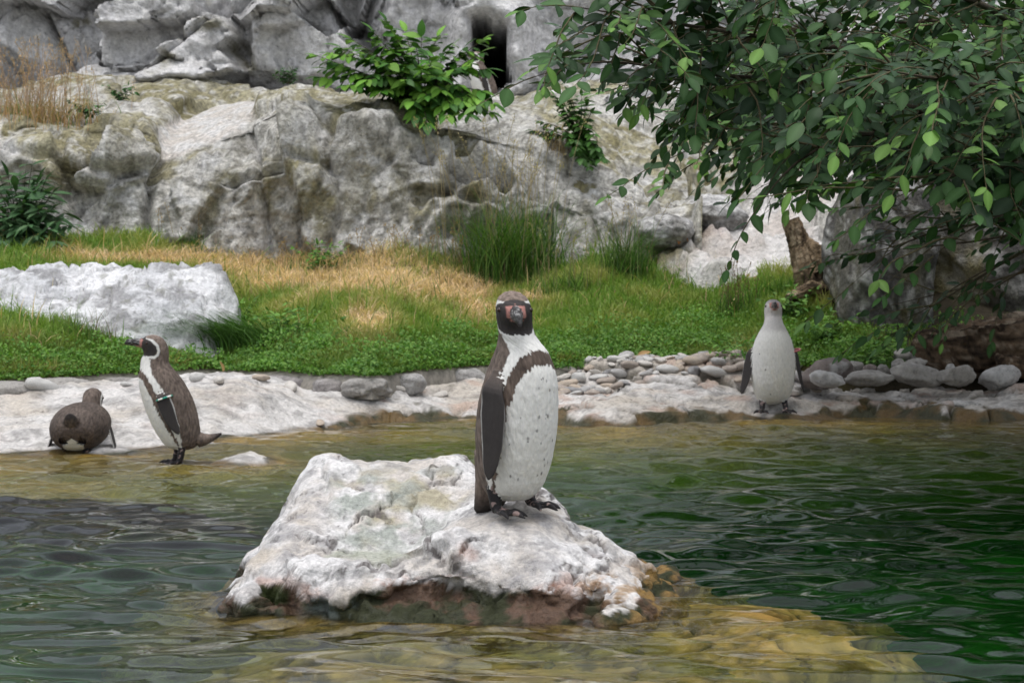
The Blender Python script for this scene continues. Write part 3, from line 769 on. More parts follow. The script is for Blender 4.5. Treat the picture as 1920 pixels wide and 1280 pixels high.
# ---- submerged rock shelves in front of the island
def submerged(name, label, poly_px, ztop, seed, col):
    poly = [(onz(x, y).x, onz(x, y).y + 0.08) for x, y in poly_px]
    a = np.array(poly); lo, hi = a.min(0) - .35, a.max(0) + .35
    X, Y = np.meshgrid(np.arange(lo[0], hi[0], 0.012), np.arange(lo[1], hi[1], 0.012), indexing='ij')
    P0 = np.stack([X, Y, 0 * X], -1)
    d = sdf(P0[..., :2] + 0.09 * np.stack([fbm(P0, 2.4, 4, seed=seed), fbm(P0, 2.4, 4, seed=seed + 1)], -1), poly)
    f1, f2, vid = voronoi(P0, 4, seed=seed + 2)
    z = ztop + 0.02 * fbm(P0, 3, 4, seed=seed + 3) + .010 * ridged(P0, 8, 3, seed=seed + 7) - .008 + (_rand[vid][..., 0] - .5) * .03 - 1.1 * ss(-0.02, .36, d) - .10 * ss(-.25, 0, d) - 0.05 * ss(.1, 0, f2 - f1)
    P = np.stack([X, Y, z], -1)
    c = lerp(col, np.array(col) * (1.35, 1.2, 1.3), ss(-.3, .4, fbm(P0, 5, 5, seed=seed + 4)))
    c = lerp(c, np.array(col) * .35, 0.8 * ss(.0, .55, fbm(P0, 7, 5, .65, seed=seed + 5)))
    c = lerp(c, (0.05, 0.045, 0.015), .8 * ss(.06, .01, f2 - f1))
    c = lerp(c, np.array(col) * (1.5, 1.35, 1.5), .6 * ss(.25, .6, fbm(P0, 16, 4, .65, seed=seed + 6)))
    o = grid_obj(name, P, c, M['bed']); tag(o, label, 'rock')
    return o
submerged('submerged_rock', 'ochre algae covered wedge of rock under water right of the island', [(1180, 1135), (1250, 1112), (1330, 1118), (1420, 1112), (1520, 1130), (1600, 1150), (1625, 1180), (1720, 1196), (1690, 1212), (1560, 1232), (1440, 1240), (1330, 1225), (1200, 1190)], -0.04, 120, (0.42, 0.28, 0.075))
submerged('submerged_shelf', 'broad olive yellow rock shelf under water along the bottom edge', [(418, 1232), (470, 1205), (620, 1196), (800, 1190), (1000, 1200), (1160, 1205), (1300, 1238), (1500, 1246), (1680, 1240), (1760, 1275), (1780, 1340), (1700, 1500), (900, 1520), (500, 1420), (420, 1290)], -0.085, 130, (0.27, 0.20, 0.055))

# ================================================================== PENGUINS
# side outline of a standing bird: height, front x, back x, half width (bird faces +x, metres)
RINGS = np.array([(.050, .010, -.045, .020), (.056, .045, -.070, .048), (.068, .068, -.090, .066), (.085, .084, -.100, .080), (.105, .098, -.106, .088), (.13, .115, -.108, .096), (.16, .132, -.106, .102), (.20, .150, -.101, .107),
                  (.243, .167, -.092, .108), (.293, .182, -.075, .106), (.342, .193, -.050, .099), (.38, .196, -.028, .089), (.404, .194, -.008, .079), (.429, .188, .014, .067), (.449, .183, .032, .057), (.466, .179, .043, .050), (.485, .173, .046, .046), (.50, .162, .046, .0455),
                  (.515, .165, .047, .046), (.535, .178, .050, .047), (.55, .183, .056, .0465), (.566, .180, .065, .043), (.578, .168, .078, .036), (.588, .150, .095, .024), (.593, .132, .112, .008)])
BROWN, DARK, PALE = np.array((0.135, 0.105, 0.088)), np.array((0.032, 0.028, 0.027)), np.array((0.72, 0.71, 0.68))
STRIPE = [(.152, .576), (.123, .567), (.098, .545), (.091, .520), (.096, .500), (.112, .488), (.141, .489)]
FOOTK = [1.0]
def closed_loft(rings):
    """rings (n,m,3) -> closed mesh"""
    n, m = rings.shape[:2]
    V = rings.reshape(-1, 3); f = grid_faces(n, m, True)
    V = np.vstack([V, rings[0].mean(0), rings[-1].mean(0)]); k = n * m
    t = [[k, (j + 1) % m, j] for j in range(m)] + [[k + 1, (n - 1) * m + j, (n - 1) * m + (j + 1) % m] for j in range(m)]
    return V, f, np.array(t)
def ellipse_rings(cent, ax_a, ax_b, ra, rb, m=14, p=1.0):
    th = np.linspace(0, 2 * np.pi, m, endpoint=False)
    ca, sa = np.cos(th), np.sin(th)
    if p != 1.0: ca, sa = np.sign(ca) * np.abs(ca) ** p, np.sign(sa) * np.abs(sa) ** p
    return np.asarray(cent)[:, None] + np.asarray(ax_a)[..., None, :] * (np.asarray(ra)[:, None] * ca)[..., None] + np.asarray(ax_b)[..., None, :] * (np.asarray(rb)[:, None] * sa)[..., None]
def flipper_mesh(sh, d, chord, L=.225, Wd=.068, th=.011):
    sh, d, chord = (np.asarray(q, float) for q in (sh, d, chord))
    d /= np.linalg.norm(d); chord -= d * (chord @ d); chord /= np.linalg.norm(chord)
    nn = np.cross(d, chord)
    t = np.linspace(0, 1, 26)
    w = Wd * np.interp(t, [0, .08, .22, .4, .65, .85, .95, 1], [.45, .62, .88, 1, .86, .64, .40, .06]) * .5
    tk = th * np.interp(t, [0, .15, .6, 1], [1.7, 1.25, .85, .45]) * .5
    off = Wd * np.interp(t, [0, .3, .7, 1], [0, .10, .04, -.12])
    cent = sh + d * (L * t)[:, None] + chord * off[:, None]
    cent[:, 1] -= np.sign(sh[1]) * .030 * ss(.20, 0, t)
    return closed_loft(ellipse_rings(cent, np.broadcast_to(chord, (26, 3)), np.broadcast_to(nn, (26, 3)), w, tk, 18, 0.9))
def foot_meshes(ankle, ground, yaw, L=.086, spread=.44):
    L = L * FOOTK[0]
    """tarsus and three clawed, webbed toes"""
    res = []
    a, g = np.asarray(ankle, float), np.asarray(ground, float)
    fw = np.array((math.cos(yaw), math.sin(yaw), 0)); sd_ = np.array((-fw[1], fw[0], 0))
    t = np.linspace(0, 1, 8)[:, None]
    res.append(closed_loft(ellipse_rings(a * (1 - t) + (g + (0, 0, .012)) * t, np.broadcast_to(fw, (8, 3)), np.broadcast_to(sd_, (8, 3)), np.linspace(.021, .0155, 8), np.linspace(.019, .0135, 8), 12)))
    tips = []
    for k, (ang, ln) in enumerate(((-spread, .90), (0, 1.05), (spread, .88))):
        dr = fw * math.cos(ang) + sd_ * math.sin(ang)
        s = np.linspace(0, 1, 14)
        c = g[None] + dr * (L * ln * s - .008)[:, None]
        hgt = np.interp(s, [0, .2, .5, .62, .8, .9, 1], [.016, .014, .0105, .0125, .0105, .008, .003])
        c[:, 2] += hgt * .55 + np.interp(s, [0, .5, .62, .8, 1], [.004, .002, .004, .001, -.003])
        wd = np.interp(s, [0, .3, .6, .82, .93, 1], [.011, .0095, .0095, .007, .0042, .0018])
        lat = np.cross(dr, (0, 0, 1.0))
        res.append(closed_loft(ellipse_rings(c, np.broadcast_to(lat, (14, 3)), np.broadcast_to((0, 0, 1.0), (14, 3)), wd, hgt * .62, 10)))
        tips.append((dr, L * ln))
    for k in (0, 1):                                   # webs
        d0, l0 = tips[k]; d1, l1 = tips[k + 1]
        s = np.linspace(0.05, .62, 7)
        c = g[None] + (d0 * l0 + d1 * l1)[None] * .5 * s[:, None]; c[:, 2] += .0055
        res.append(closed_loft(ellipse_rings(c, np.broadcast_to((d1 * l1 - d0 * l0) / np.linalg.norm(d1 * l1 - d0 * l0), (7, 3)), np.broadcast_to((0, 0, 1.0), (7, 3)), s * .5 * np.linalg.norm(d1 * l1 - d0 * l0), np.full(7, .0042), 12)))
    return res
def rot2(P, piv, ang, w, ax):
    """rotate points about pivot with per-point weight; ax 'z' yaw or 'y' pitch"""
    Q = P - piv; a = ang * w
    c, s = np.cos(a), np.sin(a)
    R = Q.copy()
    if ax == 'z':
        R[:, 0], R[:, 1] = c * Q[:, 0] - s * Q[:, 1], s * Q[:, 0] + c * Q[:, 1]
    elif ax == 'x':
        R[:, 1], R[:, 2] = c * Q[:, 1] - s * Q[:, 2], s * Q[:, 1] + c * Q[:, 2]
    else:
        R[:, 0], R[:, 2] = c * Q[:, 0] + s * Q[:, 2], -s * Q[:, 0] + c * Q[:, 2]
    return R + piv
def build_penguin(label, loc, heading, scale=1.0, kd=1.0, kw=1.0, lean=0.0, head_yaw=0.0, head_pitch=0.0, head_tilt=0.0, body_pitch=0.0, voxel=.0028, adult=True, head_k=1.0, neck_back=0.0,
                  flips=None, feet=None, tail=((-.085, .105), (-.195, .108)), tail_w=.034, tail_t=1.0, spots=26, seed=0, band=None, foot_z=0.0, dirt=0.3, prone=False):
    R = RINGS.copy()
    z = np.unique(np.r_[np.linspace(R[0, 0], R[-1, 0], 130), R[:3, 0], R[-3:, 0]])
    xf, xb, w = (np.interp(z, R[:, 0], R[:, i]) for i in (1, 2, 3))
    kern = np.exp(-np.linspace(-2, 2, 7) ** 2); kern /= kern.sum()
    sm = lambda a: np.r_[a[:3], np.convolve(a, kern, 'valid'), a[-3:]]
    xf, xb, w = sm(xf), sm(xb), sm(w)
    hm = ss(.43, .50, z)
    cx, hd = (xf + xb) / 2, (xf - xb) / 2
    hd = hd * (kd * (1 - hm) + hm); w = w * (kw * (1 - hm) + hm * (1 + (head_k - 1) * .6))
    m = 56
    rings = ellipse_rings(np.stack([cx, 0 * z, z], -1), np.broadcast_to((1.0, 0, 0), (len(z), 3)), np.broadcast_to((0, 1.0, 0), (len(z), 3)), hd, w, m, 0.94)
    pieces = [('body', closed_loft(rings))]
    # bill
    bx = np.linspace(.125, .256, 16); t = np.linspace(0, 1, 16)
    bz = np.interp(t, [0, .45, .8, .93, 1], [.549, .553, .5565, .5545, .548])
    bh = np.interp(t, [0, .25, .5, .75, .9, .97, 1], [.030, .0265, .0200, .0165, .0150, .010, .002])
    bw = np.interp(t, [0, .25, .5, .75, .9, .97, 1], [.030, .0225, .0155, .0105, .0085, .005, .0015])
    pieces.append(('bill', closed_loft(ellipse_rings(np.stack([bx, 0 * bx, bz], -1), np.broadcast_to((0, 0, 1.0), (16, 3)), np.broadcast_to((0, 1.0, 0), (16, 3)), bh, bw, 14))))
    # tail
    (tx0, tz0), (tx1, tz1) = tail
    t = np.linspace(0, 1, 14)
    tc_ = np.stack([tx0 + (tx1 - tx0) * t, 0 * t, tz0 + (tz1 - tz0) * t - .010 * np.sin(t * 3.14)], -1)
    td = np.array((tx1 - tx0, 0, tz1 - tz0)); td /= np.linalg.norm(td); tn = np.array((-td[2], 0, td[0]))
    pieces.append(('tail', closed_loft(ellipse_rings(tc_, np.broadcast_to((0, 1.0, 0), (14, 3)), np.broadcast_to(tn, (14, 3)), tail_w * np.interp(t, [0, .4, .85, 1], [1.3, 1, .62, .18] if tail_t <= 1 else [1.1, 1.05, .85, .45]), tail_t * np.interp(t, [0, .4, .8, 1], [.042, .025, .012, .005]), 14))))
    # flippers
    if flips is None:
        flips = [dict(s=-1), dict(s=1)]
    for fl in flips:
        s = fl['s']
        sh = np.array(fl.get('sh', (.085, .098 * kw, .372)), float); sh[1] *= s
        d = np.array(fl.get('d', (-.18, .11, -1)), float); d[1] *= s
        ch = np.array(fl.get('c', (1, .12, 0)), float); ch[1] *= s
        pieces.append(('flipper%d' % s, flipper_mesh(sh, d, ch, fl.get('L', .235), fl.get('W', .068))))
    if feet is None:
        feet = [((-.005, -.045, .085), (.012, -.048, foot_z), -.12), ((-.005, .045, .085), (.012, .048, foot_z), .12)]
    for an, gr, yw in feet:
        for q in foot_meshes(an, gr, yw): pieces.append(('foot', q))
    bag = Bag(); ids, names = [], []
    for nme, (V, Q, T) in pieces:
        bag.add(V, Q, T); ids += [nme] * len(V)
    src = bag.mesh('penguin_src')
    o = bpy.data.objects.new('penguin_src', src); COL.objects.link(o)
    rm = o.modifiers.new('r', 'REMESH'); rm.mode = 'VOXEL'; rm.voxel_size = voxel
    smm = o.modifiers.new('s', 'SMOOTH'); smm.factor = .5; smm.iterations = 3
    dg = bpy.context.evaluated_depsgraph_get(); dg.update()
    me = bpy.data.meshes.new_from_object(o.evaluated_get(dg))
    bpy.data.objects.remove(o)
    kd_ = kdtree.KDTree(len(ids))
    VV = np.vstack(bag.V)
    for i, v in enumerate(VV): kd_.insert(v, i)
    kd_.balance()
    bpy.data.meshes.remove(src)
    n = len(me.vertices)
    V = np.empty(n * 3, np.float32); me.vertices.foreach_get('co', V); V = V.reshape(-1, 3).astype(float)
    part = np.array([ids[kd_.find(v)[1]] for v in V])
    x, y, zz = V[:, 0], V[:, 1], V[:, 2]
    # ---------------- plumage
    cxv, hdv, wv = np.interp(zz, z, cx), np.interp(zz, z, hd), np.interp(zz, z, w)
    phi = np.degrees(np.arctan2(np.abs(y) / (wv + 1e-6), (x - cxv) / (hdv + 1e-6)))
    nz_ = fbm(V + seed, 38, 3, seed=seed); nb = fbm(V + seed, 120, 2, seed=seed + 1); nl = fbm(V, 9, 3, seed=seed + 2)
    strk = fbm(V * (1, 1, .28) + seed, 130, 2, seed=seed + 6)
    ed = 0.35 * nz_ + 0.3 * nb + .65 * strk
    fth = fbm(V * (1, 1, .32), 95, 3, .6, seed=seed + 8)
    brown = BROWN * (.62 if prone else 1.0) * (1 + 0.30 * np.clip(nl, -1, 1))[:, None] * (1 + .55 * np.clip(fth, -1, 1))[:, None]
    white = PALE * (1 - dirt * .22 * ss(.22, .05, zz))[:, None] * (1 - .05 * np.clip(nl, -1, 1))[:, None]
    white = lerp(white, np.array((0.62, 0.60, 0.48)), dirt * .55 * ss(.26, .08, zz) * ss(-.3, .5, nl + .2))
    c = white.copy()
    arc = phi * np.pi / 180 * (0.5 * (hdv + wv))
    if adult:
        bl_phi = np.array([0, 25, 48, 60, 66, 72, 78, 84]); bl_z = np.array([.416, .412, .392, .352, .300, .220, .130, .060])
        rr = 0.10
        bd = seg_dist(np.stack([phi * np.pi / 180 * rr, zz], -1), np.stack([bl_phi * np.pi / 180 * rr, bl_z], -1))
        bwid = np.interp(phi, [0, 40, 60, 70, 84], [.019, .018, .016, .011, .005])
        bm_ = ss(.005, -.005, bd - bwid + .011 * ed) * (zz < .45)
        c = lerp(c, (BROWN * 1.0) * np.ones(3), bm_) * 1.0
        c = np.where((bm_ > .5)[:, None], brown * (0.85, .82, .80), c)
    backphi = np.interp(zz, [.05, .10, .2, .3, .36, .40, .43, .46, .50], [92, 96, 97, 95, 86, 76, 72, 74, 76]) + 5 * ed
    if not adult: backphi = np.interp(zz, [.05, .2, .3, .38, .43, .46, .5], [118, 112, 104, 100, 105, 118, 120]) + 5 * ed
    if prone:
        backphi = np.interp(zz, [.05, .075, .10, .2, .3], [55, 28, 18, 40, 88]) + 5 * ed
        c = np.where((zz < .30)[:, None], white, c)
    bk = ss(-2.5, 2.5, phi - backphi)
    c = lerp(c, np.zeros(3), bk) + brown * (1.0 if adult else 1.9) * bk[:, None]
    # head
    hd_ = zz > .478
    sdist = seg_dist(np.stack([x, zz], -1), STRIPE)
    inface = in_poly(np.stack([x, zz], -1), [(.160, .590), (.152, .576), (.123, .567), (.098, .545), (.091, .520), (.096, .500), (.112, .488), (.150, .487), (.20, .492), (.24, .56), (.20, .59)])
    if adult:
        hc = brown * 1.25 * (1 + .25 * ss(.57, .595, zz))[:, None]
        hc = np.where(inface[:, None], DARK * (1.5 + .6 * nl)[:, None], hc)
        st = ss(.0080, .0045, sdist + .0015 * ed + .004 * ss(.118, .150, x)) * ss(.015, .024, np.abs(y) + np.clip(.135 - x, 0, 1))
        hc = lerp(hc, PALE * .95, st)
        thr = (zz < .492 + .006 * ed) & (phi < 66 + 6 * ed)
        hc = np.where(thr[:, None], PALE * .97, hc)
    else:
        hc = lerp(np.array((0.58, 0.55, 0.53)), np.array((0.26, 0.24, 0.24)), ss(.55, .585, zz + .02 * nl)) * np.ones((n, 1))
        hc = lerp(hc, (0.60, 0.57, 0.55), ss(.52, .49, zz))
        gt = ss(.475, .455, zz) * ss(.425, .44, zz)
        c = lerp(c, (0.46, 0.43, 0.43), .55 * ss(.415, .45, zz))
    hw = ss(.474, .482, zz + .003 * ed)
    if not adult: hw = ss(.468, .49, zz)
    c = lerp(c, np.zeros(3), hw) + hc * hw[:, None]
    # bare pink skin round the bill base
    pkd = np.sqrt(((x - .182) / .026) ** 2 + ((zz - .557) / .0165) ** 2 + 0 * y)
    pinkm = ss(1.12, .92, pkd + .12 * ed) * (zz > .47) * ss(.0275, .0225, np.abs(y) + .001 * nz_)
    crown = ((np.abs(y) < .006 + .003 * nz_) & (zz > .560)) | (zz > .574 + .004 * nz_) | ((np.abs(y) > .033) & (zz > .55))
    pinkm = np.where(crown, 0, pinkm)
    pinkm = np.maximum(pinkm, ss(.0045, .002, seg_dist(np.stack([x, zz], -1), [(.200, .541), (.176, .533)])) * (np.abs(y) > .012))
    c = lerp(c, np.array((0.46, 0.22, 0.19)) * (1.0 if adult else .95), pinkm * .92)
    if spots:
        rs = np.random.RandomState(seed + 3)
        for i in range(spots):
            sp, sz = rs.uniform(-52, 52), rs.uniform(.09, .38)
            ph2 = np.degrees(np.arctan2(y / (wv + 1e-6), (x - cxv) / (hdv + 1e-6)))
            dd = np.hypot((ph2 - sp) * np.pi / 180 * .11, (zz - sz) * .8)
            rr_ = rs.uniform(.5, 1.15)
            sm_ = ss(.0050 * rr_, .0024 * rr_, dd + .003 * ed) * (zz < .43)
            c = lerp(c, DARK * 1.8, sm_ * rs.uniform(.45, .95))
    rough = np.full(n, .78)
    isb = part == 'bill'
    bt = np.clip((x - .17) / .085, 0, 1)
    bc = lerp(np.array((0.030, 0.028, 0.028)), np.array((0.24, 0.235, 0.23)), ss(.0, .5, fbm(V * (1, 1, 2.2), 70, 3, seed=seed + 5) + .15))
    bc = lerp(bc, (0.022, 0.021, 0.021), ss(.72, .86, bt) * .8)
    gape = np.abs(zz - np.interp(x, [.15, .256], [.540, .551])) < .0018
    bc = np.where(gape[:, None], (0.03, 0.02, 0.02), bc)
    bc = lerp(bc, (0.44, 0.21, 0.18), ss(.14, .03, bt + .05 * nz_) * .95)
    bc = lerp(bc, (0.44, 0.22, 0.19), ss(.50, .25, bt) * (zz < .5415) * .9)
    isbill = isb & (x > .162)
    c = np.where(isbill[:, None], bc, c); rough = np.where(isbill, .42, rough)
    for fl in flips:
        s = fl['s']; k_ = part == 'flipper%d' % s
        sh = np.array(fl.get('sh', (.085, .098 * kw, .372)), float); sh[1] *= s
        d = np.array(fl.get('d', (-.18, .11, -1)), float); d[1] *= s; d /= np.linalg.norm(d)
        ch = np.array(fl.get('c', (1, .12, 0)), float); ch[1] *= s; ch -= d * (ch @ d); ch /= np.linalg.norm(ch)
        q = V - sh; a_, b_ = q @ d, q @ ch
        fc = lerp(DARK * 1.15, BROWN * .9, ss(.06, -.01, a_) * .8) * (1 + .2 * nl)[:, None]
        L_ = fl.get('L', .235); W_ = fl.get('W', .068)
        tt = np.clip(a_ / L_, 0, 1)
        wloc = W_ * np.interp(tt, [0, .08, .22, .4, .65, .85, .95, 1], [.45, .62, .88, 1, .86, .64, .40, .06]) * .5
        off = W_ * np.interp(tt, [0, .3, .7, 1], [0, .10, .04, -.12])
        te = ss(-.80, -.97, (b_ - off) / (wloc + 1e-5)) * ss(.15, .3, tt) * ss(1, .9, tt)
        le = ss(.90, 1.0, (b_ - off) / (wloc + 1e-5)) * ss(.25, .4, tt) * ss(.95, .8, tt) * .5
        fc = lerp(fc, PALE * .75, np.maximum(te, le))
        c = np.where(k_[:, None], fc, c); rough = np.where(k_, .6, rough)
    kf = part == 'foot'
    fcol = lerp(np.array((0.020, 0.018, 0.019)), np.array((0.33, 0.24, 0.22)), ss(.28, .5, fbm(V, 52, 3, seed=seed + 7)) * .8)
    c = np.where(kf[:, None], fcol, c); rough = np.where(kf, .5, rough)
    kt = part == 'tail'
    c = np.where(kt[:, None], lerp(brown * 1.05, DARK[None] * np.ones((n, 3)), ss(.4, 1.0, np.clip(((x - tx0) * td[0] + (zz - tz0) * td[2]) / np.hypot(tx1 - tx0, tz1 - tz0), 0, 1))), c)
    # ---------------- pose
    isbody = ~kf
    hdpart = np.array([q in ('body', 'bill') for q in part])
    def pose(Q, bodyw, headw):
        Q = Q.copy()
        zc = Q[:, 2].copy()
        wz = ss(.425, .50, zc) * headw
        pv = np.array((.095, 0, .475))
        if head_k != 1.0: 
            kk = 1 + (head_k - 1) * wz[:, None]; Q = pv + (Q - pv) * kk
        if head_tilt: Q = rot2(Q, np.array((.11, 0, .50)), head_tilt, wz, 'x')
        if head_pitch: Q = rot2(Q, pv, head_pitch, wz, 'y')
        if head_yaw: Q = rot2(Q, pv, head_yaw, wz, 'z')
        Q[:, 0] += neck_back * ss(.36, .50, zc) * headw
        if lean: Q[:, 0] += -lean * np.clip(zc - .10, 0, 1) * bodyw
        if body_pitch: Q = rot2(Q, np.array((-.02, 0, .10)), body_pitch, ss(.015, .06, zc) * 0 + bodyw, 'y')
        return Q
    nv_ = np.empty(n * 3, np.float32); me.vertices.foreach_get('normal', nv_); nv_ = nv_.reshape(-1, 3)
    V = V + nv_ * (.0011 * fth * (part == 'body') + .0008 * strk * (part == 'tail'))[:, None]
    V2 = pose(V, isbody.astype(float), hdpart.astype(float))
    me.vertices.foreach_set('co', V2.astype(np.float32).ravel())
    me.polygons.foreach_set('use_smooth', np.ones(len(me.polygons), bool))
    for a in list(me.color_attributes): me.color_attributes.remove(a)
    set_cols(me, np.c_[c, rough])
    me.update(); me.name = 'penguin_body'
    me.materials.clear()
    root = empty('penguin', loc, heading); root.scale = (scale,) * 3
    body = link('body', me, M['feather'], root)
    # ---------------- eyes
    bvh = bvhtree.BVHTree.FromPolygons([Vector(v) for v in VV[:len(pieces[0][1][0])]], [list(f) for f in pieces[0][1][1]])
    for s in (-1, 1):
        hit = bvh.find_nearest(Vector((.1555, s * .06, .5565)))[0]
        e = np.array(hit) + (0.0, -s * .0012, 0)
        e = pose(e[None], np.ones(1), np.ones(1))[0]
        link('eye', EYE, M['eye'], body).location = e
    if band:
        s, tpos, cols = band['s'], band.get('t', .03), band['cols']
        fl = [f for f in flips if f['s'] == s][0]
        sh = np.array(fl.get('sh', (.085, .098 * kw, .372)), float); sh[1] *= s
        d = np.array(fl.get('d', (-.18, .11, -1)), float); d[1] *= s; d /= np.linalg.norm(d)
        ch = np.array(fl.get('c', (1, .12, 0)), float); ch[1] *= s; ch -= d * (ch @ d); ch /= np.linalg.norm(ch); nn = np.cross(d, ch)
        th = np.linspace(0, 2 * np.pi, 41)[:-1]
        pts = sh + d * tpos + ch * (np.cos(th) * band.get('ra', .030))[:, None] + nn * (np.sin(th) * band.get('rb', .018))[:, None]
        pts = pose(pts, np.ones(len(pts)), np.zeros(len(pts)))
        pts = np.vstack([pts, pts[:1]])
        bb = Bag(); V_, Q_, T_ = tube(pts, np.full(41, .0048), 8)
        seg = (np.arange(41) // 4) % len(cols)
        bb.add(V_, Q_, None, np.r_[np.repeat(np.array([(*cols[i], .35) for i in seg]), 8, 0), [(*cols[0], .35)] * 2])
        link('flipper_band', bb.mesh('flipper_band'), M['stone'], body)
    tag(root, label, 'penguin', 'penguins of the pool')
    return root
bme = bmesh.new(); bmesh.ops.create_uvsphere(bme, u_segments=16, v_segments=10, radius=.0066)
EYE = bpy.data.meshes.new('eye'); bme.to_mesh(EYE); bme.free()
for p_ in EYE.polygons: p_.use_smooth = True
em = bpy.data.materials.new('dark eye'); em.use_nodes = True
em.node_tree.nodes['Principled BSDF'].inputs['Base Color'].default_value = (0.03, 0.012, 0.008, 1)
em.node_tree.nodes['Principled BSDF'].inputs['Roughness'].default_value = 0.08
M['eye'] = em

# tall bird on the island, turned to our right, face to the camera
def foot_on(px, py, Y):
    p = at(px, py, Y); return p
H1 = math.radians(-50)
base = at(964, 968, 5.57)
zr, zl = island_z(at(938, 970, 5.545).x, 5.545), island_z(at(993, 955, 5.60).x, 5.60)
base.z = 0.5 * (zr + zl) - .014
def to_local(p, base, h, s):
    d = Vector(p) - base
    return np.array((d.x * math.cos(h) + d.y * math.sin(h), -d.x * math.sin(h) + d.y * math.cos(h), d.z)) / s
S1 = 1.09; FOOTK[0] = 1.2
fr = at(931, 970, 5.53); fr.z = island_z(fr.x, fr.y) + .014
fl_ = at(995, 950, 5.60); fl_.z = island_z(fl_.x, fl_.y) + .014
fr, fl_ = to_local(fr, base, H1, S1), to_local(fl_, base, H1, S1)
build_penguin('tall brown banded penguin standing on the white island rock facing the camera', base, H1, S1, kd=.83, kw=.89, lean=.20, head_yaw=math.radians(-33), head_pitch=math.radians(17), neck_back=-.015, head_k=.98, voxel=.0022,
              flips=[dict(s=-1, sh=(.088, .103, .385), d=(-.13, .045, -1), c=(.96, -.26, 0), L=.275, W=.076), dict(s=1, sh=(.03, .082, .372), d=(-.32, .01, -1))],
              feet=[((fr[0] - .012, fr[1], .09), fr, .10), ((fl_[0] - .02, fl_[1], .09), fl_, .05)], tail=((-.055, .16), (-.112, .004)), tail_w=.056, tail_t=1.4, seed=1, spots=30)
FOOTK[0] = 1.0
# bird in profile on the left bank
b2 = at(336, 869, 9.58); b2.z = bank_z(b2.x, b2.y) + .022
build_penguin('brown backed penguin in profile looking left with green and white flipper band', b2, math.radians(186), 1.0, kd=.93, kw=.95, lean=0.0, head_pitch=math.radians(-2), voxel=.003,
              flips=[dict(s=-1), dict(s=1, sh=(.078, .100, .350), d=(-.34, .09, -1), c=(1, .1, -.3), L=.235, W=.072)],
              feet=[((.002, -.045, .09), (.02, -.045, -.016), -.1), ((-.02, .045, .09), (-.005, .05, -.016), .2)], seed=2, spots=4, band=dict(s=1, t=.052, cols=[(.75, .75, .72), (.02, .28, .2)], ra=.037, rb=.014), tail=((-.085, .10), (-.20, .125)), dirt=.15)
# bird bending over, seen from behind
b3 = at(140, 842, 10.0); b3.z = bank_z(b3.x, b3.y)
build_penguin('brown penguin bent low on the left bank seen from behind', b3 + Vector((0, 0, .012)), math.radians(90), 1.08, kd=.86, kw=1.24, prone=True, body_pitch=math.radians(62), head_pitch=math.radians(-40), voxel=.003,
              flips=[dict(s=-1, sh=(.02, .112, .30), d=(.82, .30, -.62), c=(.5, 0, 1), L=.26), dict(s=1, sh=(.02, .112, .30), d=(.82, .30, -.62), c=(.5, 0, 1), L=.26)], seed=3, spots=0, tail=((-.075, .10), (-.135, .075)), dirt=.8)
# pale young bird on the right bank
FOOTK[0] = 1.3
b4 = at(1449, 760, 12.35); b4.z = bank_z(b4.x, b4.y)
build_penguin('pale young penguin facing us on the right bank with pink flipper ring', b4 + Vector((0, 0, -.012)), math.radians(-92), 1.18, kd=.95, kw=1.06, lean=.25, head_pitch=math.radians(-6), voxel=.0035, adult=False, head_k=.98,
              flips=[dict(s=-1, sh=(.06, .110, .36), d=(-.12, .19, -1), c=(1, -.9, 0), L=.265, W=.072), dict(s=1, sh=(.06, .110, .36), d=(-.12, .18, -1), c=(1, -.5, 0), L=.25, W=.06)], seed=4, spots=4,
              feet=[((.01, -.055, .09), (.078, -.062, .014), -.15), ((.01, .055, .09), (.078, .060, .016), .15)], band=dict(s=1, t=.03, cols=[(.62, .20, .22)], ra=.030, rb=.024), dirt=.6, tail=((-.085, .10), (-.14, .03)))
# bird at the mouth of the nest cave
b5 = at(914, 208, 19.55)
build_penguin('penguin standing half hidden at the mouth of the nest cave', b5, math.radians(205), 0.95, voxel=.005, seed=5, spots=0, head_yaw=math.radians(-20))

# ================================================================== STONES
def lump(rad, seed, nu=40, nv=24, facets=9, rough=.10, sharp=.85, box=0):
    """a faceted, weathered stone as a closed mesh"""
    rs = np.random.RandomState(seed)
    th = np.linspace(0, np.pi, nv)[1:-1]; ph = np.linspace(0, 2 * np.pi, nu, endpoint=False)
    T, F = np.meshgrid(th, ph, indexing='ij')
    D = np.stack([np.sin(T) * np.cos(F), np.sin(T) * np.sin(F), np.cos(T)], -1)
    D = np.concatenate([D, np.zeros((0, nu, 3))])
    r = np.ones(D.shape[:2])
    for k in range(facets):
        n = rs.normal(size=3); n /= np.linalg.norm(n)
        d = rs.uniform(sharp * .82, 1.0)
        r = np.minimum(r, d / np.maximum(D @ n, .25))
    if box: r = r * (np.abs(D) ** box).sum(-1) ** (-1 / box)
    r = r * (1 + rough * fbm(D, 1.6, 4, seed=seed) + rough * .35 * fbm(D, 6, 3, seed=seed + 1))
    P = D * r[..., None] * np.asarray(rad)
    top, bot = P[0].mean(0), P[-1].mean(0)
    V = np.vstack([P.reshape(-1, 3), top, bot]); n, k = len(th), len(th) * nu
    f = grid_faces(n, nu, True)
    t = np.array([[k, j, (j + 1) % nu] for j in range(nu)] + [[k + 1, (n - 1) * nu + (j + 1) % nu, (n - 1) * nu + j] for j in range(nu)])
    return V, f, t
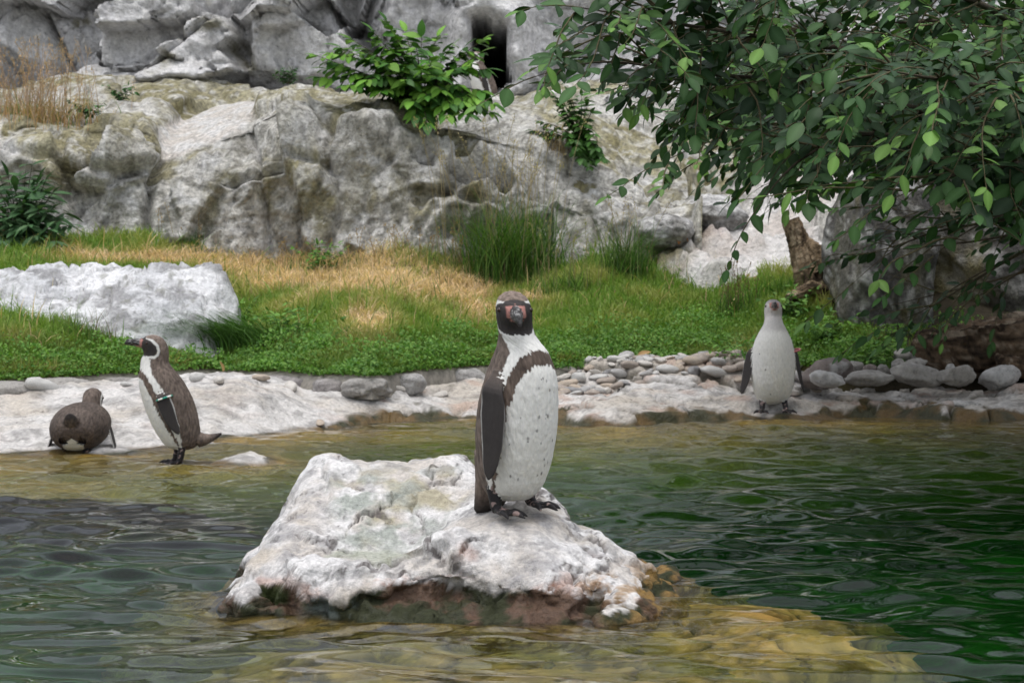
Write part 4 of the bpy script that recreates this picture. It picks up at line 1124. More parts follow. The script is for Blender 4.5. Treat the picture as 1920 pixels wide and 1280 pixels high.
def stone(name, label, cat, x0, x1, y0, y1, Y, seed, colf, mat='stone', depth=None, nu=40, nv=24, rough=.08, sharp=.9, facets=8, group=None, parent=None, sink=.25, rz=0.0, box=0):
    a, b = at(x0, y1, Y), at(x1, y0, Y)
    rx, rz_ = (b.x - a.x) / 2, (b.z - a.z) / (2 - sink)
    ry = depth if depth else min(rx, rz_ * 1.6)
    V, f, t = lump((rx * 1.06, ry, rz_ * 1.05), seed, nu, nv, facets, rough, sharp, box)
    c_ = (a.x + b.x) / 2, Y + ry * .55, b.z - rz_
    if rz: V = V @ np.array(Matrix.Rotation(rz, 3, 'Y'))
    W = V + np.array(c_)
    me = make_mesh(name, V, [f, t], colf(W, V))
    o = link(name, me, M[mat], parent, c_)
    if label: tag(o, label, cat, group)
    return o
def col_plain(base, vein=0.0, seed=0, var=.25):
    def f(W, V):
        n = fbm(W, 9, 4, seed=seed); c = np.array(base) * (1 + var * n)[:, None]
        if vein: c = lerp(c, (0.6, 0.6, 0.6), vein * ss(.30, .55, fbm(W * (1.5, 1.5, .5), 6, 4, seed=seed + 9)))
        return c
    return f
# white boulder on the lawn
def wb_col(W, V):
    n = fbm(W, 2.5, 5, seed=140)
    c = lerp((0.54, 0.545, 0.56), (0.70, 0.70, 0.71), ss(-.5, .3, n))
    c = lerp(c, (0.24, 0.238, 0.24), .8 * ss(.0, .55, fbm(W * (1, 1, 2.2), 3.5, 5, .65, seed=141)))
    return lerp(c, (0.2, 0.2, 0.16), .6 * ss(.35, .6, fbm(W, 12, 3, seed=142)))
a = at(180, 640, 13.4)
xs, ys = np.arange(-4.3, -1.8, 0.014), np.arange(12.85, 15.3, 0.014)
X, Y = np.meshgrid(xs, ys, indexing='ij')
bp_ = [(-150, 560, 13.9), (-150, 640, 13.3), (0, 524, 14.0), (0, 580, 13.5), (0, 632, 13.25), (60, 505, 14.1), (85, 497, 14.2), (130, 505, 14.15), (180, 500, 14.25), (250, 504, 14.25), (330, 507, 14.3), (370, 515, 14.3), (415, 530, 14.3), (440, 552, 14.25), (80, 560, 13.6), (80, 636, 13.2), (160, 555, 13.65), (150, 635, 13.25), (140, 530, 13.9), (200, 530, 13.85), (240, 545, 13.7), (300, 530, 13.85), (260, 580, 13.5), (300, 590, 13.5), (340, 570, 13.7), (400, 560, 13.95), (250, 632, 13.3), (340, 620, 13.45), (420, 590, 13.85), (455, 590, 14.2)]
q = np.array([at(*b)[:] for b in bp_])
extra = [(x_, 12.98, .10) for x_ in (-4.2, -3.8, -3.4, -3.0, -2.6)] + [(x_, 13.2, .10) for x_ in (-2.2, -1.9)] + [(-1.84, y_, .2) for y_ in (13.4, 13.8, 14.2, 14.6)] + [(x_, 15.1, .45) for x_ in (-4.2, -3.5, -2.8, -2.0)] + [(x_, 14.55, .82) for x_ in (-4.0, -3.3, -2.7)]
q = np.vstack([q, extra])
Z = tps(q[:, :2], q[:, 2], np.stack([X, Y], -1), 2e-3, mq=.16) - .03
P0 = np.stack([X, Y, Z], -1)
f1, f2, vid = voronoi(P0 + .15 * np.stack([fbm(P0, 2, 3, seed=s) for s in (143, 144, 145)], -1), 2.4, seed=146)
Z = Z + .03 * fbm(P0, 3, 4, seed=147) + .03 * ridged(P0, 4, 4, seed=148) + (_rand[vid][..., 0] - .5) * .05 - .06 * ss(.05, 0, f2 - f1) + .16 * facet(P0, 4, 149, 1, .2) + .10 * facet(P0, 11, 150, 1, .3) 
P0 = np.stack([X, Y, Z], -1)
wbo = grid_obj('white_boulder', P0, wb_col(P0, None), M['rock'])
tag(wbo, 'large white boulder lying in the grass behind the left penguins', 'boulder')
# mossy boulder at the foot of the slab
def mossy(W, V): return rock_cols(W, 150, white=.15 + .3 * (V[:, 2] > .02), moss=.25 - .3 * (V[:, 2] > .08))
stone('mossy_boulder', 'rounded mossy boulder with white top resting on the pale sloping slab', 'boulder', 1192, 1302, 400, 460, 16.35, 151, mossy, 'cliff', .3, 60, 36, .12)
stone('grey_rock', 'grey mossy rock wedged behind the rounded boulder on the slab', 'rock', 1265, 1400, 368, 440, 16.9, 152, mossy, 'cliff', .35, 60, 36, .14)
# boulders under the tree: grey rock, its colour darkened to stand for tree shade
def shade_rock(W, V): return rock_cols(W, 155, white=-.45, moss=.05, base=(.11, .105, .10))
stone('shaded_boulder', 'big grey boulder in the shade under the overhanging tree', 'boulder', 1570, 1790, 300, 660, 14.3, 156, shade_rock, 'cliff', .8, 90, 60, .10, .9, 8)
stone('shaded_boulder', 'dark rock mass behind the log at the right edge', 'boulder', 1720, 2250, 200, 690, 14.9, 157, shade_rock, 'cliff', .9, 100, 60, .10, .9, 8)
# larger river stones by the log
GR, BR, LT = (0.31, 0.295, 0.275), (0.20, 0.17, 0.155), (0.44, 0.43, 0.42)
for i, (x0, x1, y0, y1, Y, cb, vn, lab) in enumerate([
    (1500, 1604, 671, 722, 12.95, BR, .5, 'dark brown boulder with a white streak beside the pale penguin'), (1522, 1584, 696, 724, 12.72, LT, .3, 'pale grey stone in front of the dark streaked boulder'),
    (1590, 1679, 694, 720, 12.8, GR, .1, 'long flat grey stone right of the streaked boulder'), (1675, 1772, 684, 720, 12.85, GR, .15, 'long tilted grey stone in front of the log tip'),
    (1758, 1832, 685, 721, 12.8, (.30, .28, .255), .1, 'round beige grey stone below the middle of the log'), (1840, 1916, 687, 724, 12.85, LT, .15, 'pointed pale stone under the right end of the log'),
    (1673, 1703, 673, 694, 13.2, (.30, .285, .27), 0, 'small egg shaped stone left of the log'), (1694, 1742, 672, 698, 13.05, GR, .1, 'wedge shaped grey stone leaning against the log'),
    (1674, 1722, 655, 680, 13.5, GR, .1, 'grey stone behind the egg shaped one beside the log'), (1618, 1645, 683, 700, 13.2, BR, 0, 'small brown stone behind the long flat one'), (1643, 1672, 684, 700, 13.2, GR, 0, 'small angular stone between flat stone and egg shaped stone'),
    (1588, 1622, 676, 698, 13.25, GR, .1, 'grey stone at the right foot of the streaked boulder'), (1775, 1792, 682, 698, 12.98, LT, 0, 'tiny pale stone wedged under the log')]):
    stone('river_stone', lab, 'stone', x0, x1, y0, y1, Y, 160 + i, col_plain(cb, vn, i), 'stone', None, 40, 26, .11, .82, 10, rz=[.12, -.2, .05, -.18, .1, .3, -.2, .25, 0, .2, -.1, .15, 0][i])
# kerb of flat stones between lawn and rock bank
for i, (x0, x1, y0, y1, cb, lab) in enumerate([(-120, 60, 712, 742, GR, 'flat grey kerb stone at the left picture edge'), (55, 160, 706, 738, GR, 'flat grey kerb stone above the bent penguin'), (155, 250, 703, 734, (.28, .265, .25), 'grey kerb stone left of the profile penguin'),
    (335, 432, 698, 731, (.25, .235, .22), 'grey kerb stone just right of the profile penguin'), (428, 482, 699, 728, (.36, .34, .31), 'pale beige kerb stone near the drooping grass tuft'), (478, 594, 701, 727, (.22, .20, .195), 'long dark grey kerb stone under the clover edge'),
    (590, 650, 706, 728, (.28, .26, .25), 'short brownish kerb stone in the middle of the kerb'), (645, 725, 705, 728, GR, 'low grey kerb stone under the overhanging clover'), (722, 790, 697, 724, (.36, .35, .34), 'pale angular kerb stone left of the tan pebbles'), (812, 905, 687, 712, (.33, .32, .31), 'long pale kerb stone behind the tall penguin')]):
    Yk = float(lawn_front(at((x0 + x1) / 2, (y0 + y1) / 2, 12.5).x)) - .10
    stone('kerb_stone', lab, 'kerb stone', x0 - 4, x1 + 4, y0 + 5, y1 + 14, Yk, 190 + i, col_plain(cb, .1, i + 40), 'rock', .13, 56, 28, .09, .92, 8, group='kerb stones along the lawn', box=3.2)
# pebbles: a few shared shapes, many individuals
PEB = []
pcols = [(.40, .39, .38), (.28, .275, .275), (.50, .49, .47), (.44, .37, .30), (.36, .31, .27), (.54, .51, .47)]
for v in range(12):
    V, f, t = lump((1, .8, .62), 300 + v, 20, 13, 7, .10, .88)
    PEB.append(make_mesh('pebble', V, [f, t], col_plain(pcols[v % 6], .12, v, .2)(V * .2, V)))
    PEB[-1].materials.append(M['stone'])
rp = np.random.RandomState(77)
def pebble(X, Y, z, r, v, label, group):
    o = bpy.data.objects.new('pebble', PEB[v]); COL.objects.link(o)
    o.location = (X, Y, z + r * .25); o.scale = (r * rp.uniform(.9, 1.5), r * rp.uniform(.7, 1.1), r * rp.uniform(.5, .95))
    o.rotation_euler = (rp.uniform(-.25, .25), rp.uniform(-.3, .3), rp.uniform(0, 3.1))
    tag(o, label, 'pebble', group)
CN = ['grey', 'dark grey', 'pale grey', 'tan', 'brown', 'cream']
placed = []
tries = 0
while len(placed) < 165 and tries < 6000:
    tries += 1
    px_ = rp.uniform(1030, 1530); tv = rp.rand()
    X = (px_ - 960) / FPX * 13.4
    Yf = float(lawn_front(X))
    Y = Yf - .02 - tv * (.80 if px_ < 1480 else .5)
    r = rp.uniform(.026, .072) * (1.15 if tv > .6 else 1)
    if any((X - a_) ** 2 + (Y - b_) ** 2 < (.66 * (r + c_)) ** 2 for a_, b_, c_ in placed): continue
    placed.append((X, Y, r))
    v = rp.randint(12)
    zz = max(bank_z(X, Y), .12)
    row = 'touching the grass' if tv < .33 else ('in mid strip' if tv < .66 else 'at the rock side')
    side = 'right behind the tall penguin' if px_ < 1180 else ('between the two standing penguins' if px_ < 1360 else 'left of the pale penguin')
    pebble(X, Y, zz, r, v, '%s river pebble %s, %s' % (CN[v % 6], row, side), '%s pebbles %s, %s' % (CN[v % 6], row, side))
for i, (px_, py_, r, v, lab) in enumerate([(610, 722, .045, 3, 'tan pebble under the dark kerb stone'), (640, 718, .04, 5, 'cream pebble right of the dark kerb stone'), (655, 708, .05, 0, 'blue grey pebble standing at the kerb'), (800, 712, .05, 3, 'tan pebble right of the pale angular kerb stone'), (826, 716, .06, 5, 'flat cream pebble beside the tan one'),
    (545, 727, .06, 5, 'wide cream pebble on the rock edge left of centre'), (490, 728, .055, 3, 'pinkish tan pebble under the pale kerb stone'), (410, 735, .05, 5, 'cream pebble right of the profile penguin'), (370, 733, .06, 2, 'white rounded pebble by the back of the profile penguin'), (745, 720, .045, 5, 'pale pebble on the rock edge in the middle'), (240, 735, .05, 2, 'white pebble left of the profile penguin'), (80, 738, .09, 2, 'large white stone lump left of the bent penguin'), (600, 738, .035, 3, 'small orange tan pebble lying on the white rock')]):
    p = onz(px_, py_, .2); p.z = bank_z(p.x, p.y)
    pebble(p.x, p.y, p.z, r, v, lab, 'pebbles at the kerb')

# ================================================================== DRIFTWOOD
def wood_cols(V, seed, axis=(1, 1, .18), a=(0.15, 0.105, 0.07), b=(0.035, 0.025, 0.018), hi=(0.38, 0.32, 0.25)):
    n = fbm(V * axis, 14, 5, .6, seed=seed); g_ = fbm(V, 4, 4, seed=seed + 1)
    c = lerp(a, b, ss(-.1, .5, n + .4 * g_)); return lerp(c, hi, .7 * ss(.25, .6, -n + .3 * g_))
def trunk_piece(pts, rad, seed, n=40, groove=.22):
    pts = np.asarray(pts, float); t = np.linspace(0, 1, 70); s = np.linspace(0, 1, len(pts))
    pp = np.stack([np.interp(t, s, pts[:, i]) for i in range(3)], -1)
    for _ in range(3): pp[1:-1] = (pp[:-2] + 2 * pp[1:-1] + pp[2:]) / 4
    rr = np.interp(t, s, rad)
    V, Q, T = tube(pp, rr, n)
    ang = np.tile(np.linspace(0, 2 * np.pi, n, endpoint=False), 70)
    tt = np.repeat(t, n)
    q = np.stack([np.cos(ang) * 1.6, np.sin(ang) * 1.6, tt * 1.5], -1)
    k = 1 + groove * ridged(q, 1.8, 4, seed=seed) - groove * .6 + .10 * fbm(q * (2, 2, 6), 2, 3, seed=seed + 1)
    cen = np.repeat(pp, n, 0)
    V[:70 * n] = cen + (V[:70 * n] - cen) * k[:, None]
    return V, Q, T
root = empty('driftwood_stump', at(1530, 575, 15.20))
o0 = np.array(root.location)
for nme, pts, rad, sd_ in [('trunk', [at(1482, 412, 15.30), at(1500, 460, 15.30), at(1515, 510, 15.25), at(1535, 590, 15.20)], [.058, .075, .10, .13], 1), ('spur', [at(1545, 505, 15.20), at(1528, 470, 15.22), at(1510, 445, 15.30)], [.09, .06, .015], 2), ('root', [at(1560, 560, 15.10), at(1520, 540, 14.90), at(1478, 560, 14.70)], [.085, .05, .03], 3), ('root', [at(1520, 560, 15.10), at(1490, 573, 14.80), at(1462, 576, 14.60)], [.05, .032, .016], 4)]:
    V, Q, T = trunk_piece([p[:] for p in pts], rad, 400 + sd_)
    axis = (1, 1, .2) if nme in ('trunk', 'spur') else (.25, 1, 1)
    link(nme, make_mesh(nme, V - o0, [Q, T], wood_cols(V, 410 + sd_, axis, b=(.05, .036, .025), a=(.24, .175, .11), hi=(.42, .34, .24))), M['wood'], root)
tag(root, 'weathered broken driftwood stump with roots behind the pale penguin', 'stump')
root = empty('log', at(1850, 705, 13.3)); o0 = np.array(root.location)
V, Q, T = trunk_piece([at(1712, 640, 13.35)[:], at(1760, 655, 13.3)[:], at(1830, 655, 13.25)[:], at(1900, 648, 13.2)[:], at(2100, 640, 13.1)[:]], [.055, .13, .155, .175, .19], 420, 48, .28)
link('trunk', make_mesh('trunk', V - o0, [Q, T], wood_cols(V, 421, (.2, 1, 1))), M['wood'], root)
V, Q, T = trunk_piece([at(1728, 622, 13.3)[:], at(1770, 633, 13.25)[:], at(1830, 622, 13.2)[:], at(1890, 610, 13.15)[:], at(2000, 625, 13.1)[:]], [.02, .04, .045, .05, .05], 422, 24, .2)
link('ridge', make_mesh('ridge', V - o0, [Q, T], wood_cols(V, 423, (.2, 1, 1), hi=(.5, .42, .33))), M['wood'], root)
V, Q, T = trunk_piece([at(1960, 690, 13.0)[:], at(1910, 690, 12.98)[:], at(1878, 676, 12.98)[:], at(1868, 664, 13.0)[:]], [.07, .06, .04, .012], 424, 24, .25)
link('stub', make_mesh('stub', V - o0, [Q, T], wood_cols(V, 425, (.4, 1, 1), hi=(.5, .45, .38))), M['wood'], root)
tag(root, 'rotting dark log lying on stones at the right edge', 'log')

# ================================================================== GRASS AND HERBS
def blades(base, ang, lean, hgt, wid, col, curl=1.0, segs=3):
    """tapered bent blades; base (n,3)"""
    n = len(base); t = np.linspace(0, 1, segs + 1)
    d = np.stack([np.cos(ang), np.sin(ang), 0 * ang], -1); side = np.stack([-np.sin(ang), np.cos(ang), 0 * ang], -1)
    # blades show their flat side to all directions: twist the side axis
    tw = np.random.RandomState(n).uniform(0, np.pi, n)
    side = side * np.cos(tw)[:, None] + d * np.sin(tw)[:, None]
    out = lean[:, None] * (t[None] ** (1 + curl)) * hgt[:, None]
    up = hgt[:, None] * (t[None] - .45 * np.clip(lean, 0, 1.6)[:, None] * t[None] ** 2.2)
    cen = base[:, None] + d[:, None] * out[..., None]; cen[..., 2] += up
    w = wid[:, None] * np.array([1, .9, .65, .08])[None] if segs == 3 else wid[:, None] * (1 - t ** 1.6 * .95)[None]
    Lf, Rt = cen - side[:, None] * w[..., None] * .5, cen + side[:, None] * w[..., None] * .5
    m = segs + 1
    V = np.stack([Lf, Rt], 2).reshape(-1, 3)
    b = (np.arange(n) * 2 * m)[:, None]
    f = np.concatenate([np.stack([b[:, 0] + 2 * k, b[:, 0] + 2 * k + 1, b[:, 0] + 2 * k + 3, b[:, 0] + 2 * k + 2], -1) for k in range(segs)])
    C = np.repeat(col, 2 * m, 0)
    C = np.c_[C, np.full(len(C), .55)]
    return V, f, C
rg = np.random.RandomState(31)
def straw_amount(U, V_):
    s = np.zeros_like(U)
    for x, y, rx, ry, a in [(640, 515, 200, 42, 1.2), (850, 545, 110, 30, 1.1), (300, 487, 190, 14, 1.1), (470, 500, 120, 26, 1.0), (690, 605, 60, 26, .8), (985, 562, 60, 14, .9), (880, 590, 60, 25, .6), (760, 480, 120, 14, .5), (470, 640, 30, 15, .3)]:
        s = np.maximum(s, a * np.exp(-((U - x) / rx) ** 2 - ((V_ - y) / ry) ** 2))
    return s
n = 290000
X = rg.uniform(-6.4, 5.2, n); d = 4.9 * rg.rand(n) ** 1.25
Y = lawn_front(X) + d
Z = lawn_z(X, Y)
B = np.stack([X, Y, Z], -1)
U, Vv = project(B)
keep = (np.abs(U - 960) < 1600) & (Y < 17.3)
# bare rock and boulders carry no lawn
keep &= ~((U > 1240) & (Vv < 470 + (U - 1240) * .35) & (U < 1420)) & ~((U >= 1420) & (Vv < 505))
keep &= ~((U > 1640) & (rg.rand(n) > .12)) & ~((U > 1560) & (Vv < 600))
B, U, Vv, d = B[keep], U[keep], Vv[keep], d[keep]
n = len(B)
patch = fbm(B * (1, 1, 0), 1.6, 4, seed=200); fine_ = fbm(B * (1, 1, 0), 6, 3, seed=201)
st = straw_amount(U, Vv) + .35 * patch + .25 * fine_
p_st = ss(.28, .75, st)
is_st = rg.rand(n) < p_st
herb = ss(630, 650, Vv + 10 * patch)
r1 = rg.rand(n)[:, None]
green = np.array((0.09, 0.20, 0.025)) * (1 - r1) + np.array((0.27, 0.39, 0.08)) * r1
yel = np.array((0.48, 0.43, 0.16)) * (.7 + .6 * rg.rand(n)[:, None])
gy_ = ss(.0, .5, straw_amount(U, Vv) * .8 + .5 * patch + .1)[:, None]
col = green * (1 - gy_ * .7) + yel * gy_ * .7
col = col * (1 - herb[:, None] * .25)
straw_c = np.array((0.83, 0.62, 0.44)) * (.5 + .75 * rg.rand(n)[:, None]) * (1, .97 + .12 * rg.rand(), .95)
col = np.where(is_st[:, None], straw_c, col)
hgt = rg.uniform(.045, .115, n) * (1 + .5 * np.clip(patch, -.8, 1))
hgt *= 1 + .9 * ss(.9, .0, np.abs(B[:, 1] - 16.75)) * rg.rand(n)
lean = np.where(is_st, rg.uniform(.4, 1.5, n), rg.uniform(.1, 1.0, n))
V, f, C = blades(B, rg.uniform(0, 6.28, n), lean, hgt, rg.uniform(.005, .0095, n), col)
gr = link('lawn_grass', make_mesh('lawn_grass', V, f, C, False), M['grass'])
tag(gr, 'short lawn grass, green to straw coloured, up to the cliff foot', 'grass', kind='stuff')
# taller single blades and straws standing in the lawn
n = 5200
X = rg.uniform(-6.2, 3.2, n); Y = lawn_front(X) + rg.uniform(.7, 4.4, n)
B = np.stack([X, Y, lawn_z(X, Y)], -1); U, Vv = project(B)
keep = (Y < 17) & ~((U > 1240) & (Vv < 480 + (U - 1240) * .35)) & (U < 1560) & (fbm(B * (1, 1, 0), 1.3, 3, seed=203) + .4 * rg.rand(n) > .05)
B, U, Vv = B[keep], U[keep], Vv[keep]; n = len(B)
sm_ = (rg.rand(n) < .25 + .6 * ss(.2, .7, straw_amount(U, Vv)))[:, None]
col = np.where(sm_, np.array((.62, .45, .24)) * rg.uniform(.6, 1.2, n)[:, None], np.array((.13, .24, .04)) * rg.uniform(.5, 1.5, n)[:, None])
V, f, C = blades(B, rg.uniform(0, 6.28, n), rg.uniform(.05, .9, n), rg.uniform(.10, .26, n), rg.uniform(.005, .010, n), col, 1.0, 3)
o = link('tall_lawn_grass', make_mesh('tall_lawn_grass', V, f, C, False), M['grass'])
tag(o, 'scattered taller blades and straws standing in the lawn', 'grass', kind='stuff')
# clover-like ground cover along the front of the lawn
n = 78000
X = rg.uniform(-6.4, 4.8, n); d = -.06 + 1.15 * rg.rand(n) ** 1.5
Y = lawn_front(X) + d
B = np.stack([X, Y, lawn_z(X, Y)], -1)
U, Vv = project(B)
bushy = fbm(B * (1, 1, 0), 3.2, 4, seed=210)
thr = ss(1.0, .35, d + .45 * fbm(B * (1, 1, 0), 1.2, 3, seed=211) + .35 * straw_amount(U, Vv))
keep = (rg.rand(n) < thr) & (np.abs(U - 960) < 1600) & ~((U > 1700) & (Vv > 640)) & ~((U < 440) & (Y > 13.35))
B, d, bushy = B[keep], d[keep], bushy[keep]; n = len(B)
hh = (.02 + .075 * rg.rand(n) ** .7) * (1 + .8 * np.clip(bushy, -.6, 1)) * (0.55 + .45 * ss(-.06, .1, d))
B[:, 2] += hh
B[:, 1] -= .05 * ss(.12, -.05, d) * rg.rand(n)
sz = rg.uniform(.008, .017, n)
nrm = rg.normal(size=(n, 3)) * (.6, .6, .5) + (0, -.35, .8); nrm /= np.linalg.norm(nrm, axis=1)[:, None]
ta = np.cross(nrm, rg.normal(size=(n, 3))); ta /= np.linalg.norm(ta, axis=1)[:, None]; tb = np.cross(nrm, ta)
V = np.stack([B - ta * sz[:, None], B + tb * sz[:, None] * .6, B + ta * sz[:, None], B - tb * sz[:, None] * .6], 1).reshape(-1, 3)
f = np.arange(n * 4).reshape(-1, 4)
r1 = rg.rand(n)[:, None]
col = np.array((0.06, 0.165, 0.025)) * (1 - r1) + np.array((0.18, 0.32, 0.06)) * r1
col = col * (1 + .3 * np.clip(bushy, -1, 1))[:, None]
C = np.repeat(np.c_[col, np.full(n, .5)], 4, 0)
cv = link('clover', make_mesh('clover', V, f, C, False), M['grass'])
tag(cv, 'dense bright green clover along the front edge of the lawn', 'ground cover', kind='stuff')

def tuft(name, label, base, n, h0, h1, spread, lean0, lean1, cols, wid=(.005, .009), ang=None, seeds=None, seed=0, cat='grass tuft', stalks=None):
    rs = np.random.RandomState(seed + 900)
    root = empty(name, base)
    b = np.stack([rs.normal(size=n) * spread, rs.normal(size=n) * spread * .7, np.full(n, -.02)], -1)
    a = rs.uniform(0, 6.28, n) if ang is None else rs.normal(ang, .55, n)
    cc = np.array(cols)[rs.randint(len(cols), size=n)] * rs.uniform(.7, 1.25, n)[:, None]
    V, f, C = blades(b, a, rs.uniform(lean0, lean1, n), rs.uniform(h0, h1, n), rs.uniform(*wid, n), cc, 1.1, 6)
    o = link('blades', make_mesh('blades', V, f, C, False), M['grass'], root); o['kind'] = 'stuff'
    if seeds:
        ns, sh0, sh1, scol = seeds
        bag = Bag(); hb = Bag()
        for i in range(ns):
            p0 = np.array((rs.normal() * spread, rs.normal() * spread * .6, 0)); h = rs.uniform(sh0, sh1); aa = rs.uniform(0, 6.28); ln = rs.uniform(.05, .35)
            t = np.linspace(0, 1, 7)
            pts = p0 + np.stack([math.cos(aa) * ln * t ** 2 * h, math.sin(aa) * ln * t ** 2 * h, h * t - .1 * ln * h * t ** 3], -1)
            bag.tube(pts, np.linspace(.0026, .0016, 7), 4, (*(np.array(scol) * .8), .7))
            tp = pts[-1]; dr = pts[-1] - pts[-2]; dr /= np.linalg.norm(dr)
            m = 14
            q = tp - dr * (rs.rand(m) * .11)[:, None] + rs.normal(size=(m, 3)) * .010
            l = rs.uniform(.010, .02, m); dd = dr + rs.normal(size=(m, 3)) * .5
            sdv = np.cross(dd, rs.normal(size=(m, 3))); sdv /= np.linalg.norm(sdv, axis=1)[:, None]
            VV_ = np.stack([q, q + dd * l[:, None] * .5 + sdv * .004, q + dd * l[:, None], q + dd * l[:, None] * .5 - sdv * .004], 1).reshape(-1, 3)
            hb.add(VV_, np.arange(4 * m).reshape(-1, 4), None, np.repeat(np.c_[np.array(scol) * rs.uniform(.7, 1.3, m)[:, None], np.full(m, .7)], 4, 0))
        o = link('stalks', bag.mesh('stalks'), M['grass'], root); o['kind'] = 'stuff'
        o = link('seed_heads', hb.mesh('seed_heads', False), M['grass'], root); o['kind'] = 'stuff'
    tag(root, label, cat)
    return root
G1, G2, G3, ST_ = (0.045, 0.11, 0.02), (0.07, 0.16, 0.025), (0.12, 0.19, 0.05), (0.36, 0.25, 0.12)
def on_lawn(px_, Y, dz=0.0):
    X = (px_ - 960) / FPX * Y * 1.0; return Vector((X, Y, float(lawn_z(np.array(X), np.array(Y))) + dz))
tuft('tall_grass_tuft', 'tall green grass tuft with straw seed heads at the cliff foot', on_lawn(958, 16.5), 900, .40, .98, .19, .15, .9, [G1, G2, G3, (.14, .24, .05)], (.006, .012), seeds=(54, .9, 1.4, (.52, .42, .24)), seed=1)
tuft('grass_tuft', 'upright green grass tuft in front of the mossy boulder', on_lawn(1172, 16.0), 320, .25, .62, .09, .1, .8, [G1, G2, G3], (.005, .010), seeds=(10, .5, .75, (.40, .32, .2)), seed=2)
tuft('drooping_grass_tuft', 'dark green drooping grass tuft beside the white boulder', on_lawn(425, 13.75, .05), 1500, .25, .52, .17, .8, 1.9, [G1, G2, (.08, .17, .035)], (.005, .010), ang=math.radians(200), seed=3)
tuft('dry_grass_tuft', 'thin brown grass tuft in front of the white boulder', on_lawn(150, 13.1), 170, .12, .3, .09, .05, .7, [(.16, .13, .06), G3, G2], (.003, .005), seed=4)
tuft('stalk_tuft', 'brown dry stalks with green blades beside the pale slab', on_lawn(1375, 15.0), 150, .12, .32, .07, .05, .7, [G1, G2, G3], (.005, .009), seeds=(16, .25, .45, (.20, .13, .07)), seed=5)
tuft('grass_tuft', 'fresh green grass tuft at the left of the driftwood stump', on_lawn(1462, 15.2), 220, .10, .26, .10, .1, 1.0, [G2, G3, (.12, .24, .03)], (.005, .008), seed=6)
tuft('grass_tuft', 'small green grass tuft at the base of the tall seed head tuft', on_lawn(1060, 15.6), 160, .1, .3, .12, .1, 1.0, [G2, G3, G1], (.005, .008), seeds=(14, .3, .6, (.35, .33, .15)), seed=7)
tuft('dry_grass_tuft', 'straw coloured feathery grass on the ledge at top left', at(70, 235, 17.55) + Vector((0, 0, -.05)), 620, .22, .52, .26, .1, .8, [(.50, .32, .17), (.55, .38, .20), G3, (.42, .26, .13)], (.005, .010), seeds=(130, .35, .82, (.58, .40, .26)), seed=8)
tuft('dry_grass_tuft', 'small dry grass tuft below the tree on the mossy rock', at(1040, 290, 17.3), 70, .15, .45, .06, .3, 1.6, [(.32, .24, .13), (.25, .18, .1)], (.004, .007), seed=9)
tuft('grass_tuft', 'short green tuft at the crack of the cliff foot on the left', on_lawn(340, 16.6), 120, .1, .28, .15, .1, .9, [G1, G2], (.005, .009), seeds=(6, .2, .4, ST_), seed=10)
tuft('grass_tuft', 'pale green tuft at the cliff foot left of the tall seed heads', on_lawn(790, 16.4), 240, .1, .24, .25, .1, .9, [G2, G3, (.22, .22, .08)], (.004, .008), seeds=(22, .15, .34, ST_), seed=11)
tuft('grass_tuft', 'green tuft at the cliff foot below the dark wall crack', on_lawn(640, 16.5), 240, .1, .22, .28, .1, .9, [G2, G3, G1], (.004, .008), seeds=(18, .15, .3, ST_), seed=12)

# ================================================================== LEAFY PLANTS
def leaf_shape(width=.42, fold=.12, bend=.14, n=7):
    s = np.linspace(0, 1, n)
    w = width * .5 * np.sin(np.pi * s ** .85) ** .8; w[0] = .012; w[-1] = .0
    z = -bend * s ** 2
    L_ = np.stack([s, w, z + fold * w], -1); Mi = np.stack([s, 0 * s, z], -1); R_ = np.stack([s, -w, z + fold * w], -1)
    V = np.stack([L_, Mi, R_], 1).reshape(-1, 3)
    f = []
    for k in range(n - 1):
        f += [[3 * k, 3 * k + 1, 3 * k + 4, 3 * k + 3], [3 * k + 1, 3 * k + 2, 3 * k + 5, 3 * k + 4]]
    return V, np.array(f)[:, ::-1]
def place_leaves(shape, pos, dirs, ups, size):
    V0, f0 = shape
    x = dirs / np.linalg.norm(dirs, axis=1)[:, None]
    y = np.cross(ups, x); y /= np.linalg.norm(y, axis=1)[:, None] + 1e-9
    z = np.cross(x, y)
    R = np.stack([x, y, z], -1)
    V = pos[:, None] + np.einsum('nij,vj->nvi', R, V0) * size[:, None, None]
    F = (f0[None] + (np.arange(len(pos)) * len(V0))[:, None, None]).reshape(-1, 4)
    return V.reshape(-1, 3), F, R
def leaf_objs(root, meshes, pos, R, size, rs):
    o0 = np.array(root.location)
    for i in range(len(pos)):
        o = bpy.data.objects.new('leaf', meshes[rs.randint(len(meshes))]); COL.objects.link(o); o.parent = root
        m = Matrix([list(R[i][0]) + [0], list(R[i][1]) + [0], list(R[i][2]) + [0], [0, 0, 0, 1]]) @ Matrix.Diagonal((size[i], size[i] * rs.uniform(.85, 1.2), size[i], 1))
        m.translation = Vector(pos[i] - o0)
        o.matrix_local = m
def leaf_meshes(nm, shape_list, cols):
    res = []
    for sh in shape_list:
        for c in cols:
            V0, f0 = sh
            cc = np.repeat(np.array([(*c, .42)]), len(V0), 0).copy()
            cc[1::3, :3] = cc[1::3, :3] * 1.35 + .015            # paler midrib
            me = make_mesh(nm, V0, f0, cc); me.materials.append(M['leaf']); res.append(me)
    return res
